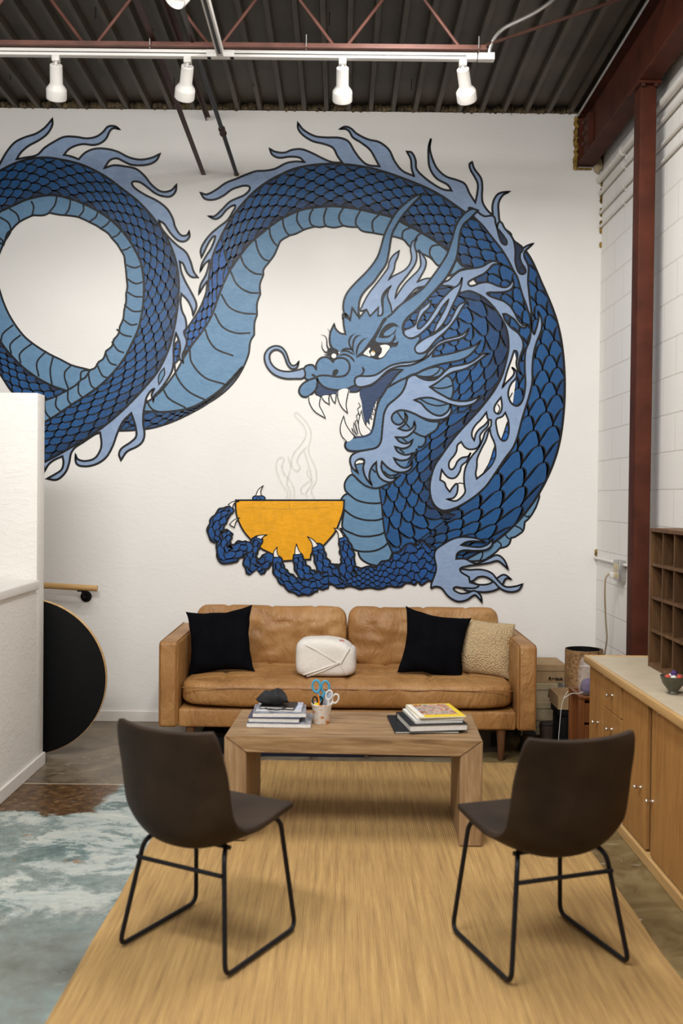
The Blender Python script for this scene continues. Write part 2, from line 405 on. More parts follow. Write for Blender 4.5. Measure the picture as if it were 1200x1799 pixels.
class Paint:
    def __init__(s, name): s.name = name; s.bm = bmesh.new(); s.cl = s.bm.loops.layers.float_color.new('Col')
    def v(s, p, k):
        x, z = wallpt(p[0], p[1]); return s.bm.verts.new((x, WY-.0008-DL*k, z))
    def face(s, vs, c, mi=0):
        try: f = s.bm.faces.new(vs)
        except ValueError: return
        f.material_index = mi
        for l in f.loops: l[s.cl] = c
    def fill(s, pts, c, k=None, mi=0):
        if k is None: LAYER[0] += 1; k = LAYER[0]
        vs = [s.v(p, k) for p in pts]
        for tri in geometry.tessellate_polygon([[Vector((p[0], p[1], 0)) for p in pts]]):
            s.face([vs[i] for i in tri], c, mi)
    def stroke(s, pts, w, c=None, closed=False, k=None, taper=0):
        c = c or INK
        if c == INK: w = w*1.18
        if k is None: LAYER[0] += 1; k = LAYER[0]
        P = [np.array(p[:2], float) for p in pts]
        Q = [P[0]]
        for p in P[1:]:
            if np.linalg.norm(p-Q[-1]) > .15: Q.append(p)
        if closed and len(Q) > 2 and np.linalg.norm(Q[0]-Q[-1]) < .15: Q.pop()
        P = Q; n = len(P)
        if n < 2: return
        L, R = [], []
        for i in range(n):
            a = P[i]-P[i-1] if (closed or i > 0) else P[1]-P[0]
            b = P[(i+1) % n]-P[i] if (closed or i < n-1) else P[-1]-P[-2]
            a = a/(np.linalg.norm(a)+1e-9); b = b/(np.linalg.norm(b)+1e-9)
            t = a+b; tl = np.linalg.norm(t)
            if tl < .3: t = a
            else: t = t/tl
            nrm = np.array((-t[1], t[0])); cs = max(.5, abs(np.dot(nrm, np.array((-a[1], a[0])))))
            ww = w/2/cs
            if taper and not closed:
                u = i/(n-1); ww *= max(.12, min(1, min(u, 1-u)/taper)) if taper > 0 else max(.15, 1-u*.85)
            L.append(s.v(P[i]+nrm*ww, k)); R.append(s.v(P[i]-nrm*ww, k))
        for i in range(n if closed else n-1):
            j = (i+1) % n; s.face((L[i], L[j], R[j], R[i]), c)
    def shape(s, d, c, w=3.0, mi=0, ink=None):
        p = spl(parse(d), True); s.fill(p, c, mi=mi)
        if w: s.stroke(p, w, ink, closed=True)
    def lines(s, ds, w=2.4, taper=0, c=None):
        LAYER[0] += 1
        for d in (ds if isinstance(ds, (list, tuple)) else [ds]):
            s.stroke(spl(parse(d), False), w, c, k=LAYER[0], taper=taper)
    def scales(s, cross, nv, asp=.72, cols=None, w=2.1, flip=False, edge=3.2, rnd=.10, v0=0., outer_line=True):
        """cross sections (ox,oy,ix,iy) in tailward order; fish scales bulge along the order"""
        A = spl([(a, b, False) for a, b, _, _ in cross], False, 8); B = spl([(c, d, False) for _, _, c, d in cross], False, 8)
        A = np.array(A); B = np.array(B); n = len(A)
        mid = (A+B)/2; wd = np.linalg.norm(A-B, axis=1)
        ds = np.linalg.norm(np.diff(mid, axis=0), axis=1); wm = (wd[1:]+wd[:-1])/2/nv*asp
        U = np.concatenate(([0], np.cumsum(ds/np.maximum(wm, 1.5))))
        def mp(u, v):
            u = min(max(u, 0), U[-1]); v = min(max(v, 0), 1)
            a = np.array((np.interp(u, U, A[:, 0]), np.interp(u, U, A[:, 1]))); b = np.array((np.interp(u, U, B[:, 0]), np.interp(u, U, B[:, 1])))
            return a*(1-v)+b*v
        LAYER[0] += 1; k0 = LAYER[0]; LAYER[0] += 1; k1 = LAYER[0]; LAYER[0] += 1; k2 = LAYER[0]; LAYER[0] += 1; k3 = LAYER[0]
        s.fill(list(A)+list(B[::-1]), cols[1], k=k0)
        h = .5/nv; rr = random.Random(len(cross)*31+nv)
        TH = [-PI/2+PI*i/10 for i in range(11)]
        for r in range(int(U[-1])+3):
            for m in range(-1, nv+1):
                vc = (m+.5+(.5 if r % 2 else 0))/nv
                if vc <= -h+.01 or vc >= 1+h-.01: continue
                ju = rr.uniform(-.12, .12)
                arc = [(r-1+math.cos(t)**.85 if math.cos(t) > 0 else r-1, vc+h*math.sin(t)) for t in TH]
                back = [(r-2+math.cos(t-PI/2) if False else r-2+(math.sin(abs(q)*PI/2)), vc+q*h) for t, q in [(0, 1-2*i/8) for i in range(9)]]
                poly = [mp(u, v) for u, v in arc]+[mp(u, v) for u, v in back]
                vv = min(max(vc, 0), 1)
                f = cols[2](vv, r/U[-1]) if callable(cols[2]) else 1
                f = min(1, max(0, f+rr.uniform(-rnd, rnd)))
                c = tuple(cols[0][i]*(1-f)+cols[1][i]*f for i in range(3))+(1,)
                s.fill_cell(poly, c, k1)
                ap = [mp(u, v) for u, v in arc if -.002 <= v <= 1.002 and u <= U[-1]]
                if len(ap) > 2: s.stroke(ap, w, k=k2)
        if outer_line: s.stroke(list(A), edge, k=k3); s.stroke(list(B), edge, k=k3)
    def fill_cell(s, poly, c, k):
        cx = sum(p[0] for p in poly)/len(poly); cy = sum(p[1] for p in poly)/len(poly)
        s.fill(poly, c, k=k)
    def done(s, parent, label=None):
        me = bpy.data.meshes.new(s.name); s.bm.to_mesh(me); s.bm.free()
        for m in ('mural', 'plaster', 'muralgloss'): me.materials.append(M.get(m, M['mural']))
        o = bpy.data.objects.new(s.name, me); link(o, parent)
        if label: o['label'] = label
        return o
INK = srgb(16, 15, 19)
DARK = srgb(24, 40, 70); BODY = srgb(28, 80, 133); BELLY = srgb(96, 133, 165); FLAME = srgb(135, 156, 188); HEAD = srgb(88, 123, 158)
NAVY = srgb(36, 56, 92); WHITE = srgb(232, 228, 222); GOLD = srgb(224, 158, 10); BRIGHT = srgb(30, 92, 165); ARM = srgb(30, 78, 140)
mural = empty('dragon_mural', (0, WY, 0), 0, 'blue dragon holding a yellow bowl, painted across the white back wall', 'mural')
mural.location = (0, 0, 0)
shade = lambda v, u: .15+.95*min(1, math.sin(PI*min(1, max(0, .08+.92*v)))**.6*1.05) if v < .5 else 1-.95*max(0, (v-.72)/.28)

# --- far loop (under)
P = Paint('lower_loop')
P.shape("Z: 150,700 115,686 90,677 60,660 35,640 5,606 -20,560 -36,510 -38,460 -25,410 0,373 22,362 20,403 7,427 -4,455 -8,480 -2,505 7,533 20,560 40,588 57,603 83,620 107,632 127,642 157,650 175,658", BELLY, 3)
P.lines(["B: 5,150 15,110 70,62", "B: 60,215 55,165 110,115", "B: 110,265 105,215 170,160", "B: 205,335 195,260 245,200", "B: 275,385 265,300 280,230", "B: 360,400 340,320 375,275", "B: 425,350 430,310 470,300"], 2.6)
P.scales([(150, 752, 150, 700), (100, 738, 115, 686), (60, 718, 90, 677), (23, 690, 60, 660), (0, 657, 35, 640), (-35, 610, 5, 606), (-60, 560, -20, 560), (-72, 510, -36, 510), (-72, 460, -38, 460), (-60, 405, -25, 410), (-35, 345, 0, 373), (0, 300, 22, 362)], 3, .95, (DARK, BODY, shade))
P.done(mural)
# --- big coil : belly, crest, scales
P = Paint('coil_belly')
P.shape("Z: 787,440 763,423 737,407 707,392 693,383 660,375 630,368 590,363 557,364 527,370 500,382 473,397 447,420 422,447 403,477 388,510 373,550 345,595 325,625 308,655 280,690 240,720 215,745 258,735 310,727 350,716 390,692 418,662 436,625 C: 300,1200 320,1165! 322,1100 335,1060! 335,1000 352,950! 350,900 368,850! 370,820 400,780! 425,745 445,700! 460,670 505,642! 540,632 580,612! 600,605 640,595! 670,598 695,592! 740,600 790,590! 830,597 865,597! 890,618 945,628! D: 200,660 240,700 290,730 350,760 400,800", BELLY, 3)
P.lines(["C: 110,1050 150,1120 220,1155 300,1155", "C: 145,950 190,1020 260,1050 335,1055", "C: 195,830 230,900 290,940 350,945", "C: 245,740 270,800 320,840 368,848", "C: 325,655 340,720 370,765 405,777",
         "C: 400,595 405,640 425,680 445,698", "C: 470,555 475,590 490,625 508,642", "C: 550,515 545,560 565,597 580,610", "C: 630,500 612,540 618,580 638,594", "C: 702,495 688,540 690,575 700,592", "C: 790,495 768,535 770,565 788,590", "C: 880,510 858,550 855,580 866,597",
         "C: 978,532 945,565 943,600 950,628", "D: 245,600 205,620 200,665", "D: 305,625 275,650 260,710", "D: 400,690 355,700 345,740 360,765",
         "B: 1080,80 1100,140 1140,190 1230,225", "B: 1000,185 1010,260 1080,340 1185,375", "B: 920,260 930,330 990,410 1090,462", "B: 860,400 890,450 980,500", "B: 770,455 800,505 850,525"], 2.8)
P.scales([(207, 757, 225, 728), (233, 756, 253, 723), (267, 752, 283, 724), (300, 742, 307, 722), (333, 727, 333, 717), (367, 707, 360, 704), (400, 677, 390, 682), (428, 645, 426, 644)][::-1], 2, 1.0, (DARK, BODY, lambda v, u: .7))
P.shape("Z: 933,883 945,867 943,887 935,903! 928,912 922,917! 920,930 917,935! 905,943 898,945! 895,955 890,960! 884,962 878,963! 870,971 853,983! 845,985 820,985 800,975 790,950 830,960", BELLY, 2.8)
P.lines(["Z: 920,903 926,908 930,906", "Z: 903,923 914,928 918,932", "Z: 887,938 892,945 898,947", "Z: 873,950 880,956 879,964", "Z: 845,962 848,975 842,986"], 2.2)
P.done(mural)
P = Paint('coil_crest')
P.shape("C: 70,950 75,880! 55,905 28,950! 38,900 65,850 80,800 84,772! 60,790 35,832! 45,790 70,745 95,705 115,648 105,646 80,680 60,720 42,757! 38,720 55,680 90,635 130,600 180,560 205,520 220,485 200,487 170,510 145,540 115,555 80,540! 110,540 150,505 190,465 230,445 265,430 293,405 295,385 270,379 240,385 200,400 160,430 110,452 60,448 38,417! 70,425 120,400 170,365 220,345 280,320 330,303 380,300 430,290 490,260 540,252 585,255! 560,232 510,226 450,232 415,215 402,185! 430,200 480,205 520,190 570,187 620,205 680,235 730,255 785,258! 760,225 735,180 690,160 630,145 580,115 552,80 550,48! 580,85 640,118 700,125 770,127 815,145 850,200 885,245 920,270 980,277! 960,240 930,190 880,150 840,125 820,92 800,80 772,80! 800,68 830,78 860,105 920,135 980,150 1030,190 1060,250 1100,300 1160,328! D: 262,328! 250,290 245,240 225,200! 250,205 270,245 275,290 310,330 370,375 420,400 460,405! 440,375 380,340 345,285 338,220 340,170 352,130! 345,180 360,240 385,290 430,330 490,350 530,370 555,420 585,468! 595,420 598,370 580,330 560,295 555,265 568,255! 580,290 615,340 622,390 620,430 625,470 650,510 678,535! 675,490 685,450 710,420 765,410! 730,430 708,470 708,520 715,570 740,605 775,645 720,690 Z: 873,440 840,420 800,385 760,360 700,340 640,320 570,315 500,330 450,365 410,410 390,460 380,500 372,530", FLAME, 3.2)
P.done(mural)
P = Paint('coil_scales')
CC = [(712, 990, 690, 975), (790, 992, 740, 950), (850, 965, 765, 925), (903, 923, 780, 905), (945, 870, 788, 892), (977, 800, 815, 842), (990, 727, 860, 755), (991, 643, 890, 660), (980, 570, 889, 595), (953, 500, 870, 540), (920, 437, 838, 497), (866, 406, 805, 458), (817, 373, 772, 429), (765, 338, 737, 407), (707, 313, 695, 384), (657, 297, 645, 371), (607, 289, 600, 363), (560, 289, 557, 364), (520, 296, 523, 371), (485, 311, 490, 387), (455, 330, 462, 408), (428, 356, 437, 430), (405, 386, 416, 457), (388, 416, 402, 478)]
P.scales(CC, 4, .92, (DARK, BODY, shade), w=2.3, edge=3.6)
P.scales([(388, 416, 402, 478), (375, 446, 392, 500), (368, 480, 384, 520), (364, 508, 376, 545), (352, 540, 366, 566), (335, 568, 350, 590), (318, 592, 332, 612), (300, 615, 310, 636), (285, 640, 290, 655)], 2, .8, (DARK, BRIGHT, lambda v, u: .8), edge=3)
P.done(mural)
# --- near loop
P = Paint('upper_loop_crest')
P.shape("A: -60,400 -10,285 10,245 40,195 80,150 130,125 190,105 235,75 262,45 276,28! 276,60 250,105 205,140 150,170 110,205 88,240! 130,232 195,218 235,180 290,145 340,122 400,122 460,130 510,120 545,95 570,68 605,66 630,82! 600,76 580,90 560,130 530,155 490,165 440,160 395,170 360,190 338,217! 375,225 415,240! 450,205 500,185 560,185 620,200 680,230 740,242 800,232 843,212! 825,245 790,265 740,272 690,268 650,250 615,235 580,245 550,287! 600,272 660,278 715,290 760,325 800,375 850,410 900,405 930,375! 925,410 900,435 860,435 820,420 780,390 740,362 705,357 695,368 715,395 770,430 830,460 880,500 910,550 925,600 955,640 985,640 997,620! 998,650 975,672 940,668 900,630 865,580 838,563! 850,600 880,640 930,690 980,730 1005,780 1020,830 1042,862! 1010,860 985,835 965,790 948,780! 955,830 975,880 1005,935 1032,990 1035,1020 1018,1062! 1012,1030 990,985 956,948! 952,990 960,1040 978,1080 982,1130 B: 970,100 985,150 975,190 962,220 966,262! 945,235 950,190 945,150 928,105! 918,150 915,200 915,260 905,310 870,370 840,410 815,435 808,465! 800,430 810,400 775,440 765,480 757,520 755,580 762,640 750,680 720,705 670,730 638,775! 628,745 640,715 690,680 718,650 715,600 702,555 692,528! 650,570 620,630 595,700 560,760 510,795 450,808 405,795 398,745! 410,770 450,780 500,765 530,720 535,680 528,630! 500,640 440,680 395,710 375,740 365,790 345,840 300,878 248,873! 290,850 325,825 335,790 330,755! 285,775 255,800 235,835! Z: 78,800 123,775 175,740 220,705 250,665 272,635 292,590 300,520 293,460 262,390 215,342 160,308 100,292 30,298 -30,350", FLAME, 3.2)
P.shape("B: 865,290! 868,320 855,350 838,378! 835,345 845,315", BELLY, 2)
P.done(mural)
P = Paint('upper_loop')
P.shape("Z: 0,373 22,362 50,350 90,343 125,350 155,362 180,376 202,393 222,415 236,437 247,460 252,487 253,510 251,540 243,578 232,603 220,627 203,650 180,674 153,694 125,712 100,729 78,742 50,756 20,770 -20,780 -20,735 0,730 40,720 80,703 97,697 B: 360,405! 400,380 430,350! 450,340 475,300! 500,290 520,258! 545,240 560,200! 590,175 600,140! 625,110 632,72! A: 650,1080 655,1035! 665,990 665,950! 672,910 668,868! 665,830 660,790! 655,750 638,720! 620,690 592,658! 570,630 532,605! 510,590 470,570! 450,560 415,545! 390,540 345,535! 310,532 262,522! 230,535 175,535! 140,550 105,568! 80,590 62,612! 40,630 20,690! Z: -6,425 -20,425 -20,400", BELLY, 3)
P.lines(["A: 165,460 178,490 170,535", "A: 300,435 290,480 258,522", "A: 372,452 365,500 345,532", "A: 440,480 440,510 415,545", "A: 517,515 505,545 470,570", "A: 582,560 562,585 530,605", "A: 645,600 625,635 588,655", "A: 690,700 665,715 635,722", "A: 745,800 710,812 662,795", "A: 757,885 715,895 668,868", "A: 755,965 710,962 665,935", "A: 750,1040 700,1040 655,1005", "A: 725,1108 690,1112 645,1080", "A: 695,1175 650,1165 615,1135", "A: 50,500 90,530 105,575", "A: 0,545 45,575 60,615", "A: -10,650 15,670 15,695",
         "B: 655,210 620,195 590,150", "B: 615,275 580,262 555,205", "B: 570,342 540,330 510,265", "B: 510,405 480,380 465,310", "B: 440,450 415,420 415,365", "B: 385,490 360,460 358,410", "B: 325,525 295,490 300,435", "B: 270,560 240,520 235,465"], 2.6)
LB = [(0, 300, 22, 362), (35, 284, 50, 350), (75, 277, 90, 343), (115, 282, 125, 350), (150, 292, 155, 362), (185, 310, 180, 376), (215, 332, 202, 393), (243, 354, 222, 415), (268, 381, 236, 437), (290, 412, 247, 460), (305, 445, 252, 487), (313, 480, 253, 510), (314, 515, 251, 540), (310, 555, 243, 578), (302, 595, 232, 603), (293, 622, 220, 627), (277, 653, 203, 650), (255, 680, 180, 674), (230, 707, 153, 694), (200, 735, 125, 712), (165, 762, 100, 729), (130, 783, 78, 742), (95, 803, 50, 756), (60, 820, 20, 770), (10, 835, -20, 780)]
P.scales([(-20, 312, 5, 370)]+LB, 4, 1.0, (DARK, BODY, lambda v, u: 1-.8*max(0, (v-.75)/.25) if u < .35 else .25+.75*min(1, v*2.2)), w=2.1, edge=3.4)
P.done(mural)
# --- neck
P = Paint('neck_belly')
for d in ("G: 925,0 940,50 990,95 1050,125 1130,128 1150,95 1190,85 1230,0 1100,-60 950,-50", "G: 1140,440 1165,480 1150,540 1110,580 1060,577 1010,560 975,530 970,490 1020,490 1090,478", "G: 925,370 860,362! 900,420 925,470 950,490 1020,497 1090,482 1140,440 1130,400 1105,375", "G: 885,245! 872,320 875,360 920,387 980,407 1060,404 1120,380 1115,330 1100,295", "G: 900,160 865,190 862,225 895,262 950,297 1030,314 1110,300 1120,250 1105,200", "G: 935,45 890,85 888,135 915,165 960,197 1040,214 1110,205 1135,160 1130,120 1050,122 980,92"):
    P.shape(d, BELLY, 2.8)
P.done(mural)
P = Paint('neck_scales')
NK = [(705, 985, 800, 905), (686, 940, 765, 893), (680, 890, 757, 862), (676, 850, 757, 838), (688, 810, 776, 800), (705, 770, 806, 760), (722, 735, 840, 722), (742, 700, 870, 680), (750, 665, 888, 640), (748, 640, 893, 600), (740, 620, 885, 560), (728, 600, 860, 525), (715, 590, 830, 508), (700, 580, 785, 496), (685, 560, 745, 500)][::-1]
NK = [(a-9, b, c, d) for a, b, c, d in NK]
NS = (DARK, BODY, lambda v, u: 1-.95*max(0, (v-.70)/.30))
P.scales(NK[8:], 4, .92, NS, w=2.2, edge=2.6)
P.scales(NK[:9], 6, .95, NS, w=2.0, edge=2.6)
P.done(mural)
# --- neck mane (leaf shaped)
P = Paint('neck_mane')
P.fill(spl(parse("L: 815,385! 830,440 835,520 835,570 812,600 712,710! 745,560 780,470"), True), WHITE, mi=1)
P.fill(spl(parse("L: 832,600! 822,700 802,850! 765,810 758,740 790,650"), True), WHITE, mi=1)
P.shape("J: 480,300 540,262 590,215 640,180 700,165 780,155 840,140 890,110 930,95 980,105 1020,128! 970,120 930,128 890,170 850,205 790,235 740,260 712,285 725,310 760,310 810,290 870,280 920,290 970,312 1040,325 1080,300 1105,252! 1112,300 1085,345 1030,365 950,370 878,375 900,400 960,425 1020,445 1080,490 1120,550 1150,610 1190,655 L: 900,158 940,153! 905,180 865,165 820,110 780,80 745,60 718,60! 735,110 790,180 850,225 890,290 895,350 870,430 855,490 865,550 882,592! 850,555 835,490 845,430 838,388 815,382! 790,460 755,560 730,650 712,705! 740,670 790,620 812,590 815,560 795,525! 835,565 832,620 790,670 765,740 770,800 800,850 850,865 890,815 908,740 915,660 910,560 910,450 920,370 945,310 960,240 962,150 950,60 P: 885,1000 860,920 830,840 800,740 770,640 730,570 680,470 620,370 560,290 480,190 400,90 310,0 Z: 825,365 850,380 P: 520,0 545,80 560,130 580,210 600,265 625,295 655,300 660,265 635,220 590,160 560,120 D: 715,570 740,605 772,642 P: 735,260 748,330 752,400 750,470 765,540 790,595 830,612 860,585 850,545 820,500 800,440 805,385 835,340 880,310 938,290! 895,330 850,375 845,430 870,480 890,540 888,600 885,700 895,800 905,900 920,1010 L: 970,150 988,235 1005,200 1022,140 1030,90 1025,35! 1055,100 1058,180 1040,240 1015,300 995,370 980,460 975,560 975,650 960,730 935,820 910,900 885,980 M: 865,360 840,450 800,540 740,620 680,710 620,800 560,880 470,960 380,1020 290,1065 200,1085 140,1060 95,1000 75,900 85,800 120,690 180,600 250,500 330,400 430,290 520,190 600,90 660,0 L: 710,600 745,480 765,380 765,280 745,180 700,90 640,0 J: 940,500 870,430 800,385 720,357 640,370 600,330 540,312", FLAME, 3.0)
for d, c in (("L: 700,790! 708,850 705,900 680,935 650,925 640,890 655,850", WHITE), ("L: 738,925! 765,1000 768,1100 745,1165 710,1170 680,1130 662,1060 660,985 710,960", WHITE),
             ("M: 487,805! 478,760 488,700 492,630 530,540 570,460 600,352! 612,420 645,500 652,590 620,680 545,760", WHITE), ("M: 572,222! 580,270 588,290 560,330 510,370 480,410 465,470! 445,430 450,380 480,330 520,290", WHITE),
             ("M: 350,482! 385,530 430,548 490,535 518,490 515,430 540,390 585,340 592,285! 614,290! 612,340 598,356! 560,400 540,460 500,540 450,600 410,660 385,720 375,790 378,860 385,920 350,970 300,1000 225,985! 280,975 310,940 320,890 312,850 285,870 250,920! 220,880 205,840 165,815! 170,780 180,725! 210,770 250,800 300,795 340,740 355,690 400,650 435,575! 410,610 360,620 320,650 295,700 265,725 243,700 250,650 290,600 310,560 318,510", WHITE)):
    p = spl(parse(d), True); P.fill(p, c, mi=1); P.stroke(p, 2.8, closed=True)
P.shape("L: 755,1010! 768,1100 745,1165 703,1165! 730,1090", BRIGHT, 2)
P.shape("M: 640,530! 655,600 620,680 540,765! 600,660", BRIGHT, 2)
P.lines(["M: 580,715 610,700", "M: 600,650 640,620", "L: 715,1130 745,1090 765,1110", "M: 320,850 340,843 372,850", "L: 670,850 690,890 670,930", "L: 775,800 800,750"], 1.8)
P.done(mural)
P = Paint('spine_gap')
for d in ("P: 730,250! 760,280 830,350 800,400 800,450 830,520 850,560 860,590 830,612 790,595 765,540 750,470 752,400 748,330",):
    P.shape(d, DARK, 2.6)
P.shape("P: 560,130! 590,160 635,220 662,265 655,300 625,297 600,265 580,210", DARK, 2.6)
P.lines(["P: 790,560 810,535 835,545 850,580"], 1.8)
P.done(mural)
# --- head
P = Paint('head')
P.shape("J: 610,85! 660,140 690,155 640,170 590,205 545,225!", BELLY, 2.4)
P.fill(spl(parse("K: 450,520 560,500 700,560 860,600 830,670 740,735 735,790 710,820 660,840 650,880 610,900 560,1000 480,1060 400,1150 250,1200 100,1060 100,900 300,800"), True), HEAD)
P.lines(["K: 860,600 835,670 740,735", "K: 740,735 735,790 705,822 670,825", "K: 625,690 690,725 740,740", "K: 660,840 650,880 610,900", "K: 520,1070 450,1130 390,1160 300,1190 200,1160 100,1070"], 3)
P.fill(spl(parse("N: 660,700 690,720 780,715 860,670 960,570 1080,540 1150,540! K: 440,290 390,340 330,410 310,450 295,500 265,560 240,600 215,640! 190,540 178,440 165,370 160,320"), True), NAVY)
P.shape("N: 225,690 222,730 205,770 230,812 280,820 360,802 440,792 460,750 400,700 300,660", NAVY, 2.6)
P.shape("N: 555,740! 600,705 640,700 690,735 650,765 600,772 553,768!", NAVY, 2.4)
P.fill(spl(parse("K: 190,730 215,640 270,480 325,400 300,530 285,650 240,710"), True), WHITE, mi=1)
P.fill(spl(parse("K: 165,330 178,440 188,530 215,640! 235,690 260,560 300,440 330,400 390,330 440,280 400,300 250,330"), True), NAVY)
P.shape("K: 265,690 240,670 215,645! 220,598! 245,628! 240,570! 268,588! 258,540! 280,545! 270,490! 292,505! 290,440! 310,450! 318,402! 328,420 305,530 285,620", WHITE, 1.2, mi=1)
P.shape("K: 190,730 160,690 150,610 175,505! 190,580 215,640 262,695 240,715", WHITE, 1.3, mi=1)
P.lines(["K: 95,735 120,730! 100,700! 90,660! 135,725! 105,650! 110,610! 145,715! 120,600! 140,590! 150,640! 130,550! 150,530! 160,560! 140,490! 165,470! 150,435!"], 1.0)
HD = "N: 75,580 95,510 140,488 180,492 213,535! 215,480 250,425 300,405 345,415 390,455! 400,420 380,330 360,270 355,200 365,140 402,60! 420,110 470,155 522,165! 505,80 498,0 E: 650,240 655,205 680,235 700,250! 715,165! 765,235! 815,175! 840,220! 900,165! 905,215! 925,213 930,160 932,100 975,20! 965,90 985,145 1000,195! 1050,190 J: 130,560 160,600 140,680 150,740 210,775 290,760 250,850 262,900 330,900 400,860 400,935! 560,905 680,870 760,840 822,795! 780,860 720,925 640,965 540,985 430,1010 330,1045 260,1080 200,1100 120,1150 40,1200 K: 400,305! 450,240 490,190 535,150! 450,150 400,175 330,230 270,280 200,300 150,300 125,285 N: 640,700 600,712 540,740 470,752 400,750 330,735 270,700 232,650 222,625! 225,680 212,740 170,790 120,822 70,820 35,780 40,730 80,680 130,650! 100,630"
P.shape(HD, HEAD, 3.0)
P.shape("K: 400,305! 440,285 490,255 560,225 580,235 560,290 530,350 480,400 410,460 375,530 365,600 355,700 345,780 310,830 240,850 160,862 70,860 35,830 35,790 65,755 130,742 190,737 250,712 275,660 290,580 305,500 330,420 380,340", HEAD, 3.2)
P.lines(["K: 130,745 190,740 245,718 272,670"], 2.2, c=NAVY)
P.shape("K: 640,198! 720,155 820,125 865,130 895,150 870,195 820,215 740,215!", HEAD, 2.6)
P.lines(["K: 680,208 780,208 840,175 870,130", "K: 750,225 830,225 890,185 905,150"], 2.4)
P.lines(["N: 390,460! 410,430 460,415 520,425 560,470 565,530 540,580 500,605 420,612 330,600 260,600 215,615", "N: 700,510 715,545 700,580 670,605 640,615", "N: 130,650 170,635 215,622", "N: 213,535 195,500"], 3)
P.lines(["N: 470,335 530,318 600,328", "N: 460,355 520,340 570,355 622,388", "N: 440,405 500,378 560,395 600,430 622,470", "N: 632,148 580,190 560,240 570,290 600,340 618,380", "N: 692,175 640,188 610,230 600,290 605,340", "N: 757,198 700,230 655,290 640,350 635,412"], 3, taper=.25)
P.shape("N: 385,595 392,550 425,532 447,545 437,580 412,602", INK, 0); P.shape("N: 163,590 185,583 210,603 228,625 195,620", INK, 0)
P.done(mural)
P = Paint('cheek_mane')
P.shape("K: 775,300! 830,250 900,210 950,215 975,270 980,340 965,405! 900,385 830,340", HEAD, 2.6); P.lines(["K: 785,300 850,312 920,305 975,285"], 2.4)
P.shape("K: 640,415! 700,395 780,392 860,418 955,452! 955,510 900,555 820,555 750,510 690,445", HEAD, 2.6)
P.lines(["K: 690,405 760,445 850,465 940,448"], 2.4)
P.shape("K: 590,215 640,195 690,220 750,240 820,235 870,200 910,160 960,125 1060,105 1130,85 J: 800,940 840,910 897,908! 860,925 810,965 760,1000 700,1035 640,1055 K: 980,170 930,195 870,240 820,275 775,300! 830,340 900,380 960,410 1040,425 1120,420 1170,402 1215,376! 1180,430 1120,460 1040,470 950,452! 860,420 780,395 700,398 640,415! 700,445 750,500 820,545 880,550 935,510 957,458! 965,510 935,560 880,585 790,590 710,570 640,535 570,510 510,505 460,530 440,570 455,610 500,632 540,610 560,570 556,528! 577,560 568,605 540,640 500,665! 550,682 590,680 625,655 640,605! 648,660 610,710 560,740 475,740! 510,780 570,797 625,765! 600,815 540,840 470,825! 490,865 540,893 580,895 630,880! 590,930 520,945 460,925! 490,975 540,1008 590,1000 620,955! 612,1010 560,1045 480,1045 410,1010 355,955! 350,1010 380,1070 430,1100 485,1095! 450,1130 400,1133 340,1100 310,1040 305,960! 275,990 250,1040 245,1100 268,1165! 210,1090 190,1010 200,945 170,930 130,950 120,985 145,1055! 95,1010 75,950 90,900 150,868 240,850 310,830 345,780 355,700 365,600 375,530 410,460 480,400 530,350 560,290 575,235", FLAME, 3.0)
P.lines(["K: 490,520 540,590 600,660", "K: 530,745 580,790", "K: 510,845 550,880", "K: 700,570 770,600 850,605", "K: 270,1020 300,1050", "K: 370,1040 420,1075 480,1070"], 2.4)
P.shape("K: 122,985! 125,955 160,938 195,950 185,970 150,975", WHITE, 1.6, mi=1)
P.shape("K: 130,290 115,250 130,215 170,205 240,205 310,190 370,150 440,110 520,90 620,80 700,60 745,20 J: 360,895 400,855 450,808 520,780 600,760 660,740 720,688! 690,748 640,778 580,792 500,812 440,845 400,890 350,940 280,980 200,1010 100,1020 20,1050 K: 380,180 330,230 270,275 200,297 150,300", FLAME, 3.0)
P.shape("J: 660,238! 645,330 605,420 565,500 530,580 480,660 400,742! 430,660 480,570 525,480 540,432! 490,490 440,570 380,650 320,710 260,755 200,772 150,740 152,705 200,682 245,655 262,600 285,530 330,490 388,440! 372,500 325,545 290,600 267,660 274,690 310,670 360,615 410,540 460,460 520,390 580,335 630,300", FLAME, 2.6)
P.shape("J: 695,450! 650,520 610,590 560,660 500,725 440,775 400,820 350,878 300,905 255,895 246,850 290,805 350,765 410,738 480,690 540,640 580,570 610,510 640,475", FLAME, 2.6)
P.done(mural)
P = Paint('brow_hair')
P.shape("I: 165,1130 178,1100 195,1060 240,980 310,890 370,810 410,750 420,700 450,650 505,606! 492,660 470,710 460,770 412,862! 450,830 510,800 560,770 600,720 615,660 605,590 620,530 660,500! 640,550 660,640 650,710 600,790 545,860 500,920 478,980 470,1024! 510,960 560,890 620,830 670,780 695,730 690,660 680,600! 710,640 740,690 735,750 700,820 663,882! 730,852 800,850 840,880 730,915 660,932 600,990 540,1060 480,1110 445,1155! 430,1080 405,1010 410,960 435,913! 390,950 355,1010 355,1080 362,1130 350,1170 320,1175! 325,1100! 250,1180! 220,1120!", FLAME, 2.4)
P.done(mural)
P = Paint('horn')
P.shape("I: 40,1190 25,1160 15,1100 25,1030 60,960 130,880 210,800 270,730 320,650 350,560 375,470 420,370 480,270 560,190 640,130 712,104! 670,150 610,210 550,280 500,350 450,440 430,520 415,620 390,720 330,810 280,880 220,940 175,1000 155,1060 150,1130 E: 765,235! 715,165! 700,250! 670,205", HEAD, 3.0)
P.done(mural)
P = Paint('horn')
